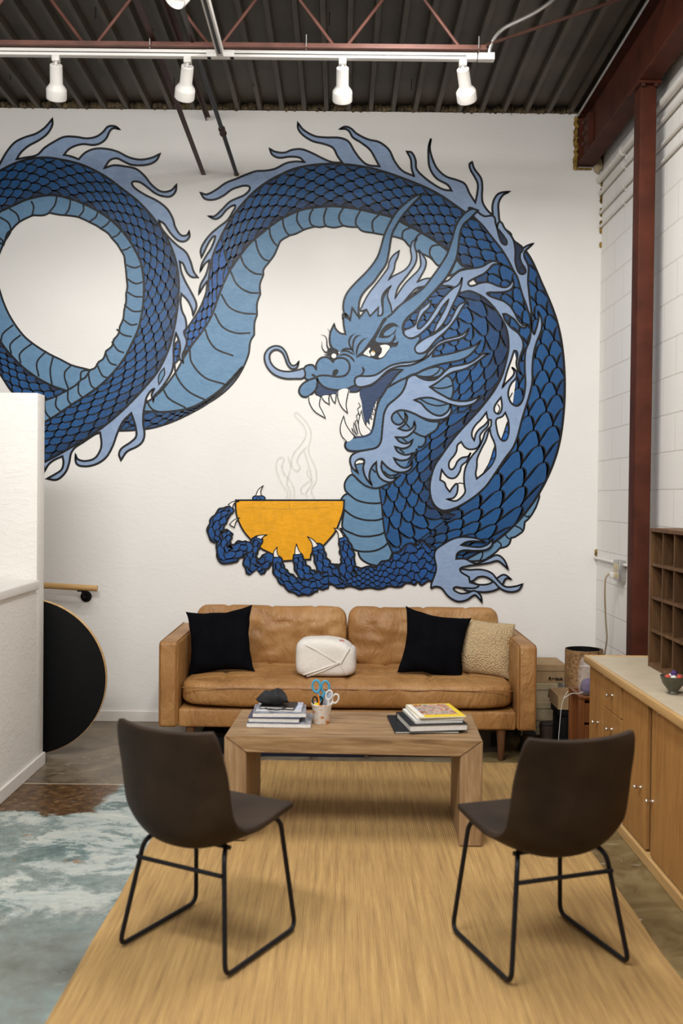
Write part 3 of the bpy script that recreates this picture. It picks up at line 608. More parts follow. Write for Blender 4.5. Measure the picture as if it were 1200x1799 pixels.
P.fill(spl(parse("I: 1197,252! 1150,238 1090,270 1035,330 1000,400 975,490 950,570 925,640 870,730 800,830 720,930 620,1010 520,1080 440,1160 400,1190 J: 0,620 60,660 135,680 150,630 190,580 240,540 330,450 430,340 510,250 560,170 600,90 615,0 I: 1030,520 1045,430 1075,370 1130,320"), True), HEAD)
P.lines(["I: 400,1192 440,1160 520,1080 620,1010 720,930 800,830 870,730 925,640 950,570 975,490 1000,400 1035,330 1090,270 1150,238 1197,252! 1130,320 1075,370 1045,430 1030,520 1018,620 J: 600,90 560,170 510,250 430,340 330,450 240,540 190,580 150,630 136,680 148,735"], 3.0)
P.done(mural)
P = Paint('eye')
P.shape("N: 635,415! 650,385 700,340 760,260 830,160 885,60 930,-10 960,0 920,60 885,130 860,180 842,238 920,252 1000,240 1045,160! 1052,210 1030,252 1085,236! 1062,290 1000,302 970,350 920,412 860,430 800,415 740,400 690,392", INK, 0)
P.shape("N: 868,200! 900,120 960,60 1030,45 1095,88! 1062,85 1050,140 1000,190 930,205", INK, 0)
P.shape("N: 925,172 970,120 1050,85 1040,130 990,172", HEAD, 0); P.shape("N: 870,215 920,220 980,200 1030,170 1000,225 930,235", HEAD, 0)
P.shape("N: 708,372! 745,330 780,308 768,350 785,395 745,388", WHITE, 0); P.shape("N: 888,284 985,290 958,350 915,402 872,408 900,360 905,315", WHITE, 0)
P.fill([(520+(810+24*math.cos(a))/6, 560+(368+25*math.sin(a))/6) for a in [i*PI/10 for i in range(20)]], WHITE)
P.fill([(520+(816+10*math.cos(a))/6, 560+(350+10*math.sin(a))/6) for a in [i*PI/6 for i in range(12)]], GOLD)
P.done(mural)
P = Paint('eye')
P.shape("N: 330,335 370,308 420,318 450,345 442,390 400,428 360,412 335,375", INK, 0)
P.shape("N: 445,345! 468,350 450,380!", WHITE, .8)
P.fill([(520+(400+25*math.cos(a))/6, 560+(393+25*math.sin(a))/6) for a in [i*PI/10 for i in range(20)]], WHITE)
P.lines(["N: 345,325 328,285 325,230 308,185 262,170", "N: 335,362 300,345 275,300 275,240", "N: 385,310 360,255 354,200 355,140 333,105", "N: 345,385 320,382 295,375"], 2.6, taper=-1)
P.done(mural)
P = Paint('whisker')
P.shape("E: 375,595 340,600 280,612 220,608 180,590 150,560 135,520 140,485 165,462 195,460 225,480 245,520 262,565 290,592 325,585 340,543! 320,565 295,570 275,548 262,510 245,470 215,440 170,433 125,455 100,500 108,560 140,610 180,640 240,660 310,662 378,652", FLAME, 2.8)
P.done(mural)
for d in ("E: 410,785 415,830 450,890 527,940! 505,890 485,850 492,795", "E: 500,790 520,820 555,843! 550,800 555,780", "E: 565,780 578,815 595,835! 600,800 602,775", "E: 614,750 615,800 640,860 683,906! 672,850 680,790 692,738", "E: 678,1105 640,1060 632,1000 655,923! 670,980 700,1030 728,1065"):
    P = Paint('tooth'); P.fill(spl(parse(d), True), WHITE, mi=1); P.lines([d], 1.5); P.done(mural)
# --- bowl, arm, claws
P = Paint('bowl')
P.shape("G: 248,196! 882,196! 878,250 860,310 830,380 790,430 750,470 700,497 688,512! 685,542! 520,552! 460,510 400,480 340,430 290,370 255,290 247,230", GOLD, 2.6)
P.lines(["G: 560,215 565,250"], .7, c=srgb(140, 110, 40)); P.lines(["G: 300,235 450,245 600,247 800,236"], .6, c=srgb(150, 120, 40))
P.done(mural)
def finger(P, pts, nv=2, asp=1.15, pxs=False):
    q = [((x if pxs else x/3.3333+340), (y if pxs else y/3.3333+820), (r if pxs else r*1.06/3.3333)) for x, y, r in pts]
    c = spl([(a, b, False) for a, b, _ in q], False, 4); n = len(c)
    rr = np.interp(np.linspace(0, len(q)-1, n), range(len(q)), [r for _, _, r in q]); cr = []
    for i in range(n):
        d = c[min(i+1, n-1)]-c[max(i-1, 0)]; d /= np.linalg.norm(d)+1e-9; nn = np.array((-d[1], d[0]))
        b = 1+.10*math.sin(i*1.9)
        a = c[i]+nn*rr[i]*b; e = c[i]-nn*rr[i]*(2-b); cr.append((a[0], a[1], e[0], e[1]))
    # rounded end cap
    cx, cy = c[0]; R = rr[0]; d = c[0]-c[1]; a0 = math.atan2(d[1], d[0])
    cap = [(cx+R*math.cos(a0+t), cy+R*math.sin(a0+t)) for t in [(-.5+i/10)*PI for i in range(11)]]
    P.fill(cap, ARM); P.stroke(cap, 2.4)
    P.scales(cr[::-1], nv, asp, (srgb(24, 50, 92), ARM, lambda v, u: .85), w=1.6, edge=3.0, rnd=.25)
P = Paint('forearm')
for f in ([(383, 190, 27), (383, 215, 20)],): pass
finger(P, [(770, 985, 20), (748, 988, 36), (722, 992, 34), (695, 1004, 26), (660, 1014, 19), (625, 1014, 18), (590, 1010, 17), (560, 1008, 14)], 4, .85, True)
P.done(mural)
P = Paint('claw_hand')
for f in ([(440, 535, 30), (400, 575, 38), (370, 600, 40)], [(730, 482, 32), (745, 540, 34), (775, 600, 46), (830, 640, 52), (900, 670, 44)], [(878, 430, 25), (895, 490, 36), (905, 550, 37), (895, 610, 42), (915, 655, 40)],
          [(613, 530, 27), (628, 585, 34), (668, 640, 44), (720, 665, 44), (790, 665, 44)], [(493, 552, 27), (502, 605, 33), (540, 655, 38), (600, 695, 43), (650, 705, 44), (720, 690, 36)],
          [(378, 432, 26), (350, 470, 33), (332, 520, 34), (340, 575, 40), (362, 605, 44)], [(318, 472, 30), (280, 478, 40), (245, 500, 42), (195, 515, 50), (178, 455, 36), (195, 405, 30), (215, 378, 20)], [(215, 255, 20), (180, 275, 34), (140, 335, 42), (125, 390, 38), (148, 432, 26)]):
    finger(P, f)
p = spl(parse("G: 348,194! 350,178 370,170 400,170 418,180 418,194!"), True); P.fill(p, BRIGHT); P.stroke(p, 2.2, closed=True); P.lines(["G: 365,192 380,178 400,192"], 1.5)
P.done(mural)
for d in ("G: 205,222! 230,205 270,200! 240,213 228,242!", "G: 212,338! 238,312 272,298! 252,318 240,355!", "G: 366,414! 385,402 432,398! 412,408 397,424!", "G: 470,528! 470,500 490,470! 490,500 502,530!", "G: 594,515! 596,480 604,452! 615,485 632,510!", "G: 667,408! 705,430 730,462! 700,475! 690,440", "G: 822,358! 855,370 880,412! 850,420! 845,385", "G: 365,172! 380,135 410,110! 395,140 398,170!"):
    P = Paint('claw'); P.shape(d, WHITE, 1.4, mi=0); P.done(mural)
P = Paint('elbow_mane')
P.shape("H: 540,660 600,680 660,675 700,645 735,628 773,652! 745,648 720,690 670,715 600,718 520,700", FLAME, 2.8)
P.shape("H: 490,612 560,603 620,602 670,620 700,655 740,690 790,690 832,678! 810,710 760,718 715,700 680,665 640,640 600,640 560,662", FLAME, 2.8)
P.shape("H: 370,510 420,465 480,435 540,430 600,440 640,458! 590,452 540,455 508,472! 560,480 610,483 650,468 675,440! 670,475 640,497 580,502 520,500 490,515 483,545! 530,545 580,568 620,560 660,540 700,525 735,550 757,600! 725,570 700,555 660,565 600,575 540,583 503,602 550,640! 555,668! 600,690 520,698 470,698 500,725 540,725 580,713 612,738 618,772! 600,750 580,735 540,760 490,768 440,740 405,698 375,690 350,695 378,600", FLAME, 2.8)
P.done(mural)
P = Paint('steam_sketch')
PEN = srgb(206, 202, 196)
P.lines(["O: 700,1310 655,1230 660,1180 715,1080 715,950 690,860 640,760 615,650 640,540 645,420 600,320 520,230 450,178 435,215 520,310 575,400 575,500 500,620 420,720 390,840 420,920 465,948 505,910 465,820 480,760 560,660 600,630", "O: 600,1300 580,1240 620,1180 660,1100 630,1040 595,970 610,930", "O: 560,680 600,820 640,950 660,1080", "O: 320,1310 340,1230 290,1150 230,1040 190,920 200,820 250,768 295,800 265,870 290,970 380,1080 430,1200 420,1310", "O: 345,760 380,880 350,1020 330,1100 380,1240 360,1310", "O: 630,1080 520,1170 530,1240 560,1250"], .8, c=PEN)
P.done(mural)
# ================================================================== ROOM
def S(name, bm, mat, smooth=False): return tag(finish(name, bm, mat, None, smooth), kind='structure')
RX = 1.76; HT = 4.2
bm = bmesh.new(); bx(bm, -4.2, RX+.25, -3.5, WY+.2, -.12, 0); S('floor', bm, 'floor')
bm = bmesh.new(); bx(bm, -4.2, RX+.25, WY, WY+.2, 0, HT); S('wall_back', bm, 'plaster')
bm = bmesh.new(); bx(bm, RX, RX+.25, -3.5, WY, 0, HT+.3); S('wall_right', bm, 'block')
# corrugated deck
bm = bmesh.new(); prof = []; x = -4.2; p = .1515
while x < RX+.3:
    prof += [(x, 4.252), (x+.108, 4.252), (x+.116, 4.202), (x+.144, 4.202)]; x += p
y0, y1 = 1.0, WY+.2
lo = [(bm.verts.new((a, y0, z)), bm.verts.new((a, y1, z))) for a, z in prof]
hi = [(bm.verts.new((a, y0, z+.003)), bm.verts.new((a, y1, z+.003))) for a, z in prof]
for L in (lo, hi):
    for A, B in zip(L, L[1:]): bm.faces.new((A[0], B[0], B[1], A[1]))
S('ceiling', bm, 'deck')
# foam filling between deck and wall
bm = bmesh.new()
x = -4.2
while x < 1.60:
    for q in range(5):
        cx = x+.012+q*.026+random.uniform(-.006, .006)
        m = Matrix.Translation((cx, WY-.006+random.uniform(-.006, .004), 4.222+random.uniform(-.006, .006))) @ Matrix.Diagonal((.02, .016, .024, 1))
        r = bmesh.ops.create_icosphere(bm, subdivisions=2, radius=1, matrix=m)
        for vv in r['verts']: vv.co += Vector(noise.noise_vector(vv.co*90))*.006
    x += p
S('trim_1', bm, 'foam', True)
# half wall and its tall end, left
HX = -1.717
bm = bmesh.new(); bx(bm, -2.6, HX, 5.615, 5.75, 0, 2.135, bev=.004); S('wall_left', bm, 'plaster_rough', True)
bm = bmesh.new(); bx(bm, -2.1, HX, 1.0, 5.615, 0, 1.03); S('wall_left_low', bm, 'plaster_rough')
bm = bmesh.new(); bx(bm, -2.13, HX+.022, .98, 5.60, 1.03, 1.082, bev=.008, seg=3); S('trim_2', bm, 'trim', True)
bm = bmesh.new(); bx(bm, HX, HX+.014, 1.0, 5.752, 0, .072, bev=.004); S('baseboard_left', bm, 'trim')
bm = bmesh.new(); bx(bm, -4.2, 1.2, WY-.014, WY, 0, .075, bev=.004); S('baseboard_back', bm, 'trim')
# ragged gap of foam down the right corner
bm = bmesh.new()
for zz in [3.72, 3.68, 3.64, 3.6, 3.55, 3.52, 3.46, 3.42, 3.40, 3.3, 1.21, 1.19]:
    m = Matrix.Translation((RX-.006, WY-.006, zz+random.uniform(-.01, .01))) @ Matrix.Diagonal((.009, .009, .02, 1))
    r = bmesh.ops.create_icosphere(bm, subdivisions=2, radius=1, matrix=m)
    for vv in r['verts']: vv.co += Vector(noise.noise_vector(vv.co*120))*.006
S('trim_3', bm, 'yfoam', True)

# ---------------------------------------------------------------- steel
beam = empty('steel_beam', (1.64, 5, 3.84), 0, 'dark red I-beam running along the top of the right wall', 'beam')
def child(o, parent):   # keep world placement under an empty that sits elsewhere
    o.parent = parent; o.matrix_parent_inverse = parent.matrix_world.inverted() if False else Matrix.Translation(parent.location).inverted() @ Matrix.Identity(4)
    if parent.rotation_euler.z: 
        o.matrix_parent_inverse = (Matrix.Translation(parent.location) @ Matrix.Rotation(parent.rotation_euler.z, 4, 'Z')).inverted()
    return o
bm = bmesh.new(); bx(bm, 1.585, 1.70, 2.5, WY+.08, 3.84, 3.856, bev=.003); child(finish('bottom_flange', bm, 'redsteel'), beam)
bm = bmesh.new(); bx(bm, 1.636, 1.648, 2.5, WY+.08, 3.856, 4.184); child(finish('web', bm, 'redsteel'), beam)
bm = bmesh.new(); bx(bm, 1.585, 1.70, 2.5, WY+.08, 4.184, 4.2, bev=.003); child(finish('top_flange', bm, 'redsteel'), beam)
bm = bmesh.new(); bx(bm, 1.60, 1.636, 6.60, 6.72, 3.88, 4.12, bev=.003); bx(bm, 1.590, 1.758, WY-.03, WY-.004, 3.858, 4.2)  # second box is an added dark sheet over the wall, for the dark notch
cp = child(finish('end_plate_dark_fill', bm, 'redsteel'), beam)
for zz in (3.93, 4.0, 4.07):
    bm = bmesh.new(); lathe(bm, [(.014, -.014), (.014, 0)], 6, axism=Matrix.Translation((1.592, 6.66, zz)) @ Matrix.Rotation(PI/2, 4, 'Y'))
    b = finish('bolt', bm, 'darksteel'); b.parent = cp
bm = bmesh.new(); tube(bm, [(1.565, 2.5, 4.19), (1.575, WY, 4.165)], .009, 8); tag(finish('edge_conduit', bm, 'galv', None, True), 'thin grey pipe running along the left top edge of the red beam', 'pipe')
bm = bmesh.new()
for q in range(26):
    zz = 3.83+q*.0135; m = Matrix.Translation((1.575+random.uniform(-.005, .005), WY-.012, zz)) @ Matrix.Diagonal((.016, .02, .014, 1))
    r = bmesh.ops.create_icosphere(bm, subdivisions=2, radius=1, matrix=m)
    for vv in r['verts']: vv.co += Vector(noise.noise_vector(vv.co*80))*.008
for q in range(7):
    m = Matrix.Translation((1.60+q*.012, WY-.012, 3.823)) @ Matrix.Diagonal((.012, .02, .008, 1)); bmesh.ops.create_icosphere(bm, subdivisions=1, radius=1, matrix=m)
tag(finish('foam_filler', bm, 'yfoam', None, True), 'yellow spray foam squeezed around the beam end at the wall', 'foam')
bm = bmesh.new()
m = Matrix.Translation((1.725, WY-.02, 3.85)) @ Matrix.Diagonal((.03, .03, .06, 1)); r = bmesh.ops.create_icosphere(bm, subdivisions=3, radius=1, matrix=m)
for vv in r['verts']: vv.co += Vector(noise.noise_vector(vv.co*40))*.01
tag(finish('foam_filler', bm, 'card2', None, True), 'pale foam lump below the beam end in the corner', 'foam')

col = empty('steel_column', (1.647, 5.51, 0), 0, 'dark red square steel column standing behind the oak cabinet', 'column')
bm = bmesh.new(); bx(bm, 1.602, 1.692, 5.45, 5.57, 0, 3.825, bev=.008, seg=3); child(finish('shaft', bm, 'redsteel', None, True), col)
bm = bmesh.new(); bx(bm, 1.585, 1.71, 5.42, 5.60, 3.825, 3.84, bev=.002); c1 = child(finish('cap_plate', bm, 'redsteel'), col)
for xx in (1.612, 1.682):
    bm = bmesh.new(); lathe(bm, [(.012, 3.81), (.012, 3.825)], 6, center=(xx, 5.435)); child(finish('bolt', bm, 'darksteel'), col)

# joist
jo = empty('roof_joist', (0, 5.03, 3.80), 0, 'open-web red steel roof joist spanning above the track lights', 'joist')
bm = bmesh.new()
for s in (-1, 1): 
    bx(bm, -3.6, .70, 5.03+s*.012, 5.03+s*.045, 3.80, 3.805); bx(bm, -3.6, .70, 5.03+s*.010, 5.03+s*.015, 3.80, 3.835)
child(finish('bottom_chord', bm, 'chordsteel'), jo)
bm = bmesh.new(); bx(bm, -3.6, 1.70, 4.985, 5.075, 4.195, 4.20); bx(bm, -3.6, 1.70, 5.02, 5.04, 4.165, 4.20); child(finish('top_chord', bm, 'darksteel'), jo)
nodes = [-3.17, -2.545, -1.92, -1.285, -.66, -.03, .60]
for i, nx in enumerate(nodes):
    for s in (-1, 1):
        tx = nx+s*.30; bx0 = nx+s*.03
        if nx == .60 and s == 1: continue
        bm = bmesh.new(); tube(bm, [(bx0, 5.03, 3.825), (tx, 5.03, 4.18)], .0085, 8); child(finish('web_rod', bm, 'chordsteel', None, True), jo)
bm = bmesh.new(); tube(bm, [(.66, 5.03, 3.825), (1.62, 5.03, 4.165)], .0095, 8); child(finish('end_rod', bm, 'darksteel', None, True), jo)

bm = bmesh.new(); bx(bm, -.982, -.952, 2.5, 5.03, 3.842, 3.846); bx(bm, -.982, -.952, 5.03, WY, 3.842, 3.846); bx(bm, -.982, -.978, 2.5, 5.03, 3.846, 3.876); bx(bm, -.982, -.978, 5.03, WY, 3.846, 3.876)
o = finish('bridging_angle', bm, 'darksteel'); 
for vv in o.data.vertices:
    k = max(0, (vv.co.y-5.03)/(WY-5.03)); vv.co.z -= .085*k
tag(o, 'brown steel angle brace reaching the wall just above and left of the dragon crest', 'brace', 'steel braces')
bm = bmesh.new(); bx(bm, -.955, -.925, 2.5, WY, 4.15, 4.155); bx(bm, -.955, -.95, 2.5, WY, 4.125, 4.15)
tag(finish('bridging_angle', bm, 'darksteel'), 'brown steel angle brace ending at the top edge of the white wall', 'brace', 'steel braces')
pi_ = empty('ceiling_pipe', (-.76, 5.9, 3.8), 0, 'dark round pipe with a coupling, sloping down into the wall beside the brown brace', 'pipe')
A_ = Vector((-.80, 3.0, 3.93)); B_ = Vector((-.742, WY, 3.765)); 
child(tubeobj('pipe_run', [A_, B_], .014, 'greypipe'), pi_)
c0 = A_.lerp(B_, .80); c1_ = A_.lerp(B_, .825)
child(tubeobj('coupling', [c0, c0.lerp(c1_, .2), c0.lerp(c1_, .21), c0.lerp(c1_, .8), c0.lerp(c1_, .81), c1_], [.018, .022, .018, .018, .023, .02], 'darksteel'), pi_)
bm = bmesh.new(); m = Matrix.Translation((-.742, WY-.003, 3.763)) @ Matrix.Diagonal((.02, .006, .014, 1)); bmesh.ops.create_icosphere(bm, subdivisions=2, radius=1, matrix=m)
child(finish('foam_seal', bm, 'yfoam', None, True), pi_)
# deck screws poking through
SCREWS = ['small dark deck screw above the leftmost spotlight, at the top edge', 'small dark deck screw left of the first steel brace, near the top', 'small dark deck screw low in the deck just left of the second spotlight', 'small dark deck screw right of the second spotlight', 'small dark deck screw near the top edge, right of the branch track', 'small dark deck screw at the far left, just below the track', 'small dark deck screw low in the deck between the third and fourth spotlights', 'small dark deck screw low in the deck right of the track end', 'small dark deck screw in the deck beside the red beam']
for i, (px, py) in enumerate([(168, 15), (268, 55), (306, 140), (445, 137), (579, 27), (18, 125), (723, 143), (898, 187), (1070, 92)]):
    d = unproj_dir(px, py); k = (4.235-CAMZ)/d.z; q = Vector((0, 0, CAMZ))+d*k
    bm = bmesh.new(); tube(bm, [(q.x, q.y, 4.25), (q.x, q.y, 4.18)], .0022, 6)
    tag(finish('deck_screw', bm, 'black', None), SCREWS[i], 'screw', 'screws poking through the deck')

# track lighting
tr = empty('light_track', (-1.2, 5.03, 3.78), 0, 'white lighting track with a branch, fixed under the roof joist', 'light track')
def trackbar(x0, x1, ya, yb, name):
    bm = bmesh.new()
    if x1-x0 > yb-ya: bx(bm, x0, x1, ya, yb, 3.762, 3.797, bev=.003)
    else: bx(bm, x0, x1, ya, yb, 3.762, 3.797, bev=.003)
    return child(finish(name, bm, 'white', None, True), tr)
trackbar(-3.6, -.675, 5.012, 5.048, 'rail'); trackbar(-.585, .655, 5.012, 5.048, 'rail'); trackbar(.66, .742, 5.009, 5.051, 'feed_box')
trackbar(-.70, -.56, 5.010, 5.050, 'junction'); trackbar(-.648, -.612, 3.4, 5.01, 'rail')
for (a, b, c, d) in ((-3.6, -.70, 5.005, 5.0125), (-.56, .60, 5.005, 5.0125)):
    bm = bmesh.new(); bx(bm, a, b, 5.0105, 5.02, 3.775, 3.780); child(finish('slot', bm, 'slot'), tr)
bm = bmesh.new(); bx(bm, -.638, -.622, 3.4, 4.98, 3.7605, 3.763); child(finish('slot', bm, 'slot'), tr)
for xx in (-.98, -.20, .66):
    bm = bmesh.new(); tube(bm, [(xx, 5.0, 3.795), (xx, 5.0, 3.87)], .003, 6); child(finish('hanger', bm, 'galv', None, True), tr)

def spot(loc, tilt, pan, label):
    t = empty('track_spotlight', loc, 0, label, 'spotlight', 'spotlights on the white track')
    bm = bmesh.new(); bx(bm, -.019, .019, -.016, .016, -.03, .0, bev=.003); finish('adapter', bm, 'white', t, True)
    bm = bmesh.new(); tube(bm, [(0, 0, -.028), (0, 0, -.048)], .007, 8); finish('swivel', bm, 'white', t, True)
    R = Matrix.Translation((0, 0, -.042)) @ Matrix.Rotation(pan, 4, 'Y') @ Matrix.Rotation(tilt, 4, 'X')
    bm = bmesh.new()
    lathe(bm, [(.026, .0), (.031, -.004), (.0315, -.09), (.034, -.098), (.049, -.118), (.051, -.124), (.051, -.168), (.048, -.172), (.044, -.165), (.040, -.13)], 32, axism=R)
    h = finish('lamp_head', bm, 'white', t, .6)
    bm = bmesh.new()
    for k in range(6):
        a = k*PI/3; lathe(bm, [(.0022, .0), (.0022, .0012)], 8, center=(.018*math.cos(a), .018*math.sin(a)), axism=R)
    s_ = finish('vent_hole', bm, 'black', h)
    l = bpy.data.lights.new('bulb', 'SPOT'); l.energy = SPOTW; l.spot_size = 1.5; l.spot_blend = .9; l.shadow_soft_size = .04; l.color = (1, .97, .92)
    lo_ = bpy.data.objects.new('bulb', l); link(lo_, t); lo_.matrix_local = R @ Matrix.Translation((0, 0, -.175))
    return t
SPOTW = 30
spot((-1.455, 5.03, 3.765), .66, .20, 'white track spotlight on the ceiling rail, leftmost of four')
spot((-.795, 5.03, 3.765), .80, .30, 'white track spotlight just left of the track junction')
spot((-.018, 5.03, 3.765), .78, .0, 'white track spotlight hanging over the gap between the sofa back cushions')
spot((.585, 5.03, 3.765), .82, -.34, 'white track spotlight at the right end of the rail, beside the coiled cable')
spot((-.63, 4.16, 3.765), -.5, .5, 'white track spotlight cut by the top edge of the photo')
# flexible cable
bm = bmesh.new(); pts = roundpath([(.715, 5.03, 3.79), (.73, 5.03, 3.90), (.98, 5.03, 4.02), (1.16, 5.03, 4.19)], .10, 8)
fine_ = []
for a, b in zip(pts, pts[1:]):
    L = (b-a).length; n = max(1, int(L/.006))
    for k in range(n): fine_.append(a.lerp(b, k/n))
tube(bm, fine_, [.0085 if i % 2 else .0105 for i in range(len(fine_))], 8)
tag(finish('flexible_cable', bm, 'galv', None, True), 'silver armoured cable curving up from the end of the track', 'cable')

# conduits on right wall
for z, r, lab in ((3.745, .022, 'thickest white conduit high on the right wall, nearest the beam'), (3.655, .013, 'thin white conduit just below the thickest one on the right wall'), (3.525, .011, 'thin white conduit on the right wall, second from the bottom of the upper four'), (3.43, .010, 'thin white conduit on the right wall, lowest of the upper four')):
    t = empty('wall_conduit', (RX-r-.004, 5, z), 0, lab, 'conduit', 'white conduits on the right wall')
    zs = z
    child(tubeobj('conduit_run', [(RX-r-.002, 1.5, zs), (RX-r-.002, WY-.01, zs)], r, 'whitepipe'), t)
    for yy in (6.25, 4.9, 3.9):
        bm = bmesh.new(); tube(bm, [(RX-r-.002, yy, zs), (RX-r-.002, yy+.035, zs)], r*1.25, 12); bx(bm, RX-.006, RX-.001, yy+.005, yy+.03, zs-r*2.4, zs+r*2.4, bev=.002)
        child(finish('clamp', bm, 'whitepipe', None, True), t)
child_ = tubeobj('outlet_conduit', [(RX-.013, 1.5, 1.165), (RX-.013, WY-.01, 1.165)], .010, 'whitepipe'); tag(child_, 'thin white conduit at outlet height passing behind the red column', 'conduit')
ob = empty('wall_outlet', (RX, 6.2, 1.13), 0, 'metal double outlet box on the right wall beside the red column', 'outlet')
bm = bmesh.new(); bx(bm, RX-.045, RX-.001, 6.13, 6.26, 1.06, 1.19, bev=.004); child(finish('box', bm, 'galv', None, True), ob)
for yy in (6.165, 6.222):
    for zz in (1.098, 1.15):
        bm = bmesh.new(); bx(bm, RX-.048, RX-.044, yy-.018, yy+.018, zz-.019, zz+.019, bev=.0015); child(finish('socket', bm, 'cream', None, True), ob)
pc = empty('power_cord', (RX-.06, 6.24, 1.1), 0, 'beige power cord hanging from the wall outlet down behind the cabinet', 'cord')
bm = bmesh.new(); bx(bm, RX-.078, RX-.048, 6.215, 6.25, 1.075, 1.115, bev=.006); child(finish('plug', bm, 'white', None, True), pc)
bm = bmesh.new(); tube(bm, roundpath([(RX-.07, 6.235, 1.11), (RX-.10, 6.24, 1.10), (RX-.10, 6.25, .98), (RX-.07, 6.33, .80), (RX-.05, 6.36, .68), (RX-.05, 6.46, .48), (RX-.05, 6.5, .1)], .05, 6), .0055, 8)
child(finish('cable', bm, 'cord', None, True), pc)

# ---------------------------------------------------------------- handrail, disc
hr = empty('handrail', (-1.8, 6.77, .93), 0, 'light oak stair handrail on the back wall with a black bracket', 'handrail')
bm = bmesh.new(); tube(bm, [(-2.7, 6.76, .975), (-1.655, 6.76, .925)], .021, 20); child(finish('rail', bm, 'railwood', None, .8), hr)
bm = bmesh.new(); lathe(bm, [(.036, 0), (.038, .004), (.038, .010), (.033, .013)], 28, axism=Matrix.Translation((-1.752, WY, .862)) @ Matrix.Rotation(PI/2, 4, 'X'))
tube(bm, roundpath([(-1.752, WY-.01, .862), (-1.752, 6.765, .862), (-1.757, 6.762, .909)], .03), .008, 10); bx(bm, -1.79, -1.72, 6.748, 6.776, .903, .910, bev=.002)
child(finish('bracket', bm, 'black', None, True), hr)
dk = empty('round_table_top', (-1.862, 5.86, 0), 0, 'black round tabletop with a pale edge, standing on its rim behind the low wall', 'tabletop')
Rm = Matrix.Translation((-1.862, 5.93, .477)) @ Matrix.Rotation(math.radians(4), 4, 'X') @ Matrix.Rotation(PI/2, 4, 'X')
bm = bmesh.new(); lathe(bm, [(.472, 0), (.474, .002), (.474, .026), (.472, .028)], 96, axism=Rm); d1 = child(finish('edge_band', bm, 'cabtrim', None, .5), dk)
bm = bmesh.new(); lathe(bm, [(.470, .027), (.470, .0295), (.468, .030)], 96, axism=Rm); child(finish('black_face', bm, 'black', None, .5), dk)

# ---------------------------------------------------------------- rug
bm = bmesh.new(); NX, NY = 40, 80; g = []
for i in range(NX+1):
    row = []
    for j in range(NY+1):
        u, v = i/NX, j/NY; x0 = -.875+.035*v; x = x0+(1.13-x0)*u; y = 1.6+(5.88-1.6)*v
        if i in (0, NX): x += .006*noise.noise(Vector((y*3, i, 0)))
        if j == NY: y += .008*noise.noise(Vector((x*4, 2, 0)))
        e = min(u*2.0, (1-u)*2.0, (1-v)*4.3)
        z = .004+.003*min(1, e/.02)+.002*noise.noise(Vector((x*2, y*2, 0)))
        if e == 0: z = .0006
        row.append(bm.verts.new((x, y, z)))
    g.append(row)
for i in range(NX):
    for j in range(NY): bm.faces.new((g[i][j], g[i+1][j], g[i+1][j+1], g[i][j+1]))
tag(finish('jute_rug', bm, 'rug', None, True), 'golden woven jute rug under the coffee table and chairs', 'rug')

# ---------------------------------------------------------------- sofa
so = empty('leather_sofa', (.047, 6.35, 0), 0, 'tan leather two-cushion sofa against the mural wall', 'sofa')
XL, XR, YF, YB = -1.074, 1.168, 5.87, 6.83
for s, (a, b) in (('l', (XL, XL+.116)), ('r', (XR-.116, XR))):
    def armfn(p, u, a=a, b=b):
        return p
    bm = bmesh.new(); bx(bm, a, b, YF, YB-.06, .19, .70, bev=.022, seg=4)
    ar = child(finish('armrest', bm, 'leather', None, True), so)
    for xx in (a+.010, b-.010):
        t = tubeobj('piping', roundpath([(xx, YF-.002, .20), (xx, YF-.002, .697), (xx, YB-.07, .702)], .025), .0035, 'welt', ar, 6)
bm = bmesh.new(); bx(bm, XL+.116, XR-.116, YF+.018, YB-.02, .19, .30, bev=.015, seg=3); child(finish('seat_frame', bm, 'leather', None, True), so)
bm = bmesh.new(); bx(bm, XL+.06, XR-.06, YB-.13, YB, .19, .70, bev=.02, seg=3); child(finish('back_frame', bm, 'leather', None, True), so)
W_ = (XR-XL)-.232-.006; D_ = .80
def seatfn(p, u):
    # tufted bench cushion
    cell = W_/8; gx = (p.x+W_/2)/cell; fx = abs(gx-round(gx))*cell
    gy = (p.y+D_/2-.16)/.19; fy = abs(gy-round(gy))*.19
    top = max(0, u[2]) ** 2 if u[2] > 0 else 0
    if u[2] > .3:
        dx = math.exp(-(fx/.016)**2); dy = math.exp(-(fy/.016)**2) if -.1 < gy < 3.6 else 0
        p.z -= .011*max(dx, dy)*min(1, (u[2]-.3)/.5)+.012*dx*dy
        p.z += .012*(1-u[0]**4)*(1-u[1]**2)
    if u[1] < -.8: p.z += 0; p.y += .004*noise.noise(Vector((p.x*14, p.z*8, 0)))-.006*math.exp(-((p.z-.0)/.05)**2)
    p += Vector(noise.noise_vector(Vector((p.x*7, p.y*7, p.z*9))))*.004
    return p
bm = puff(W_, D_, .165, 150, 44, 12, 7, seatfn)
sc_ = child(finish('seat_cushion', bm, 'leather', None, True, loc=(.047, YF-.006+D_/2, .3875)), so)
W2 = W_/2
tubeobj('piping', [(-W_/2+.02+i*(W_-.04)/60, -D_/2-.004+(.02 if i in (0, 60) else .002*math.sin(i)), .042+.002*math.sin(i*.7)) for i in range(61)], .003, 'welt', sc_, 6)
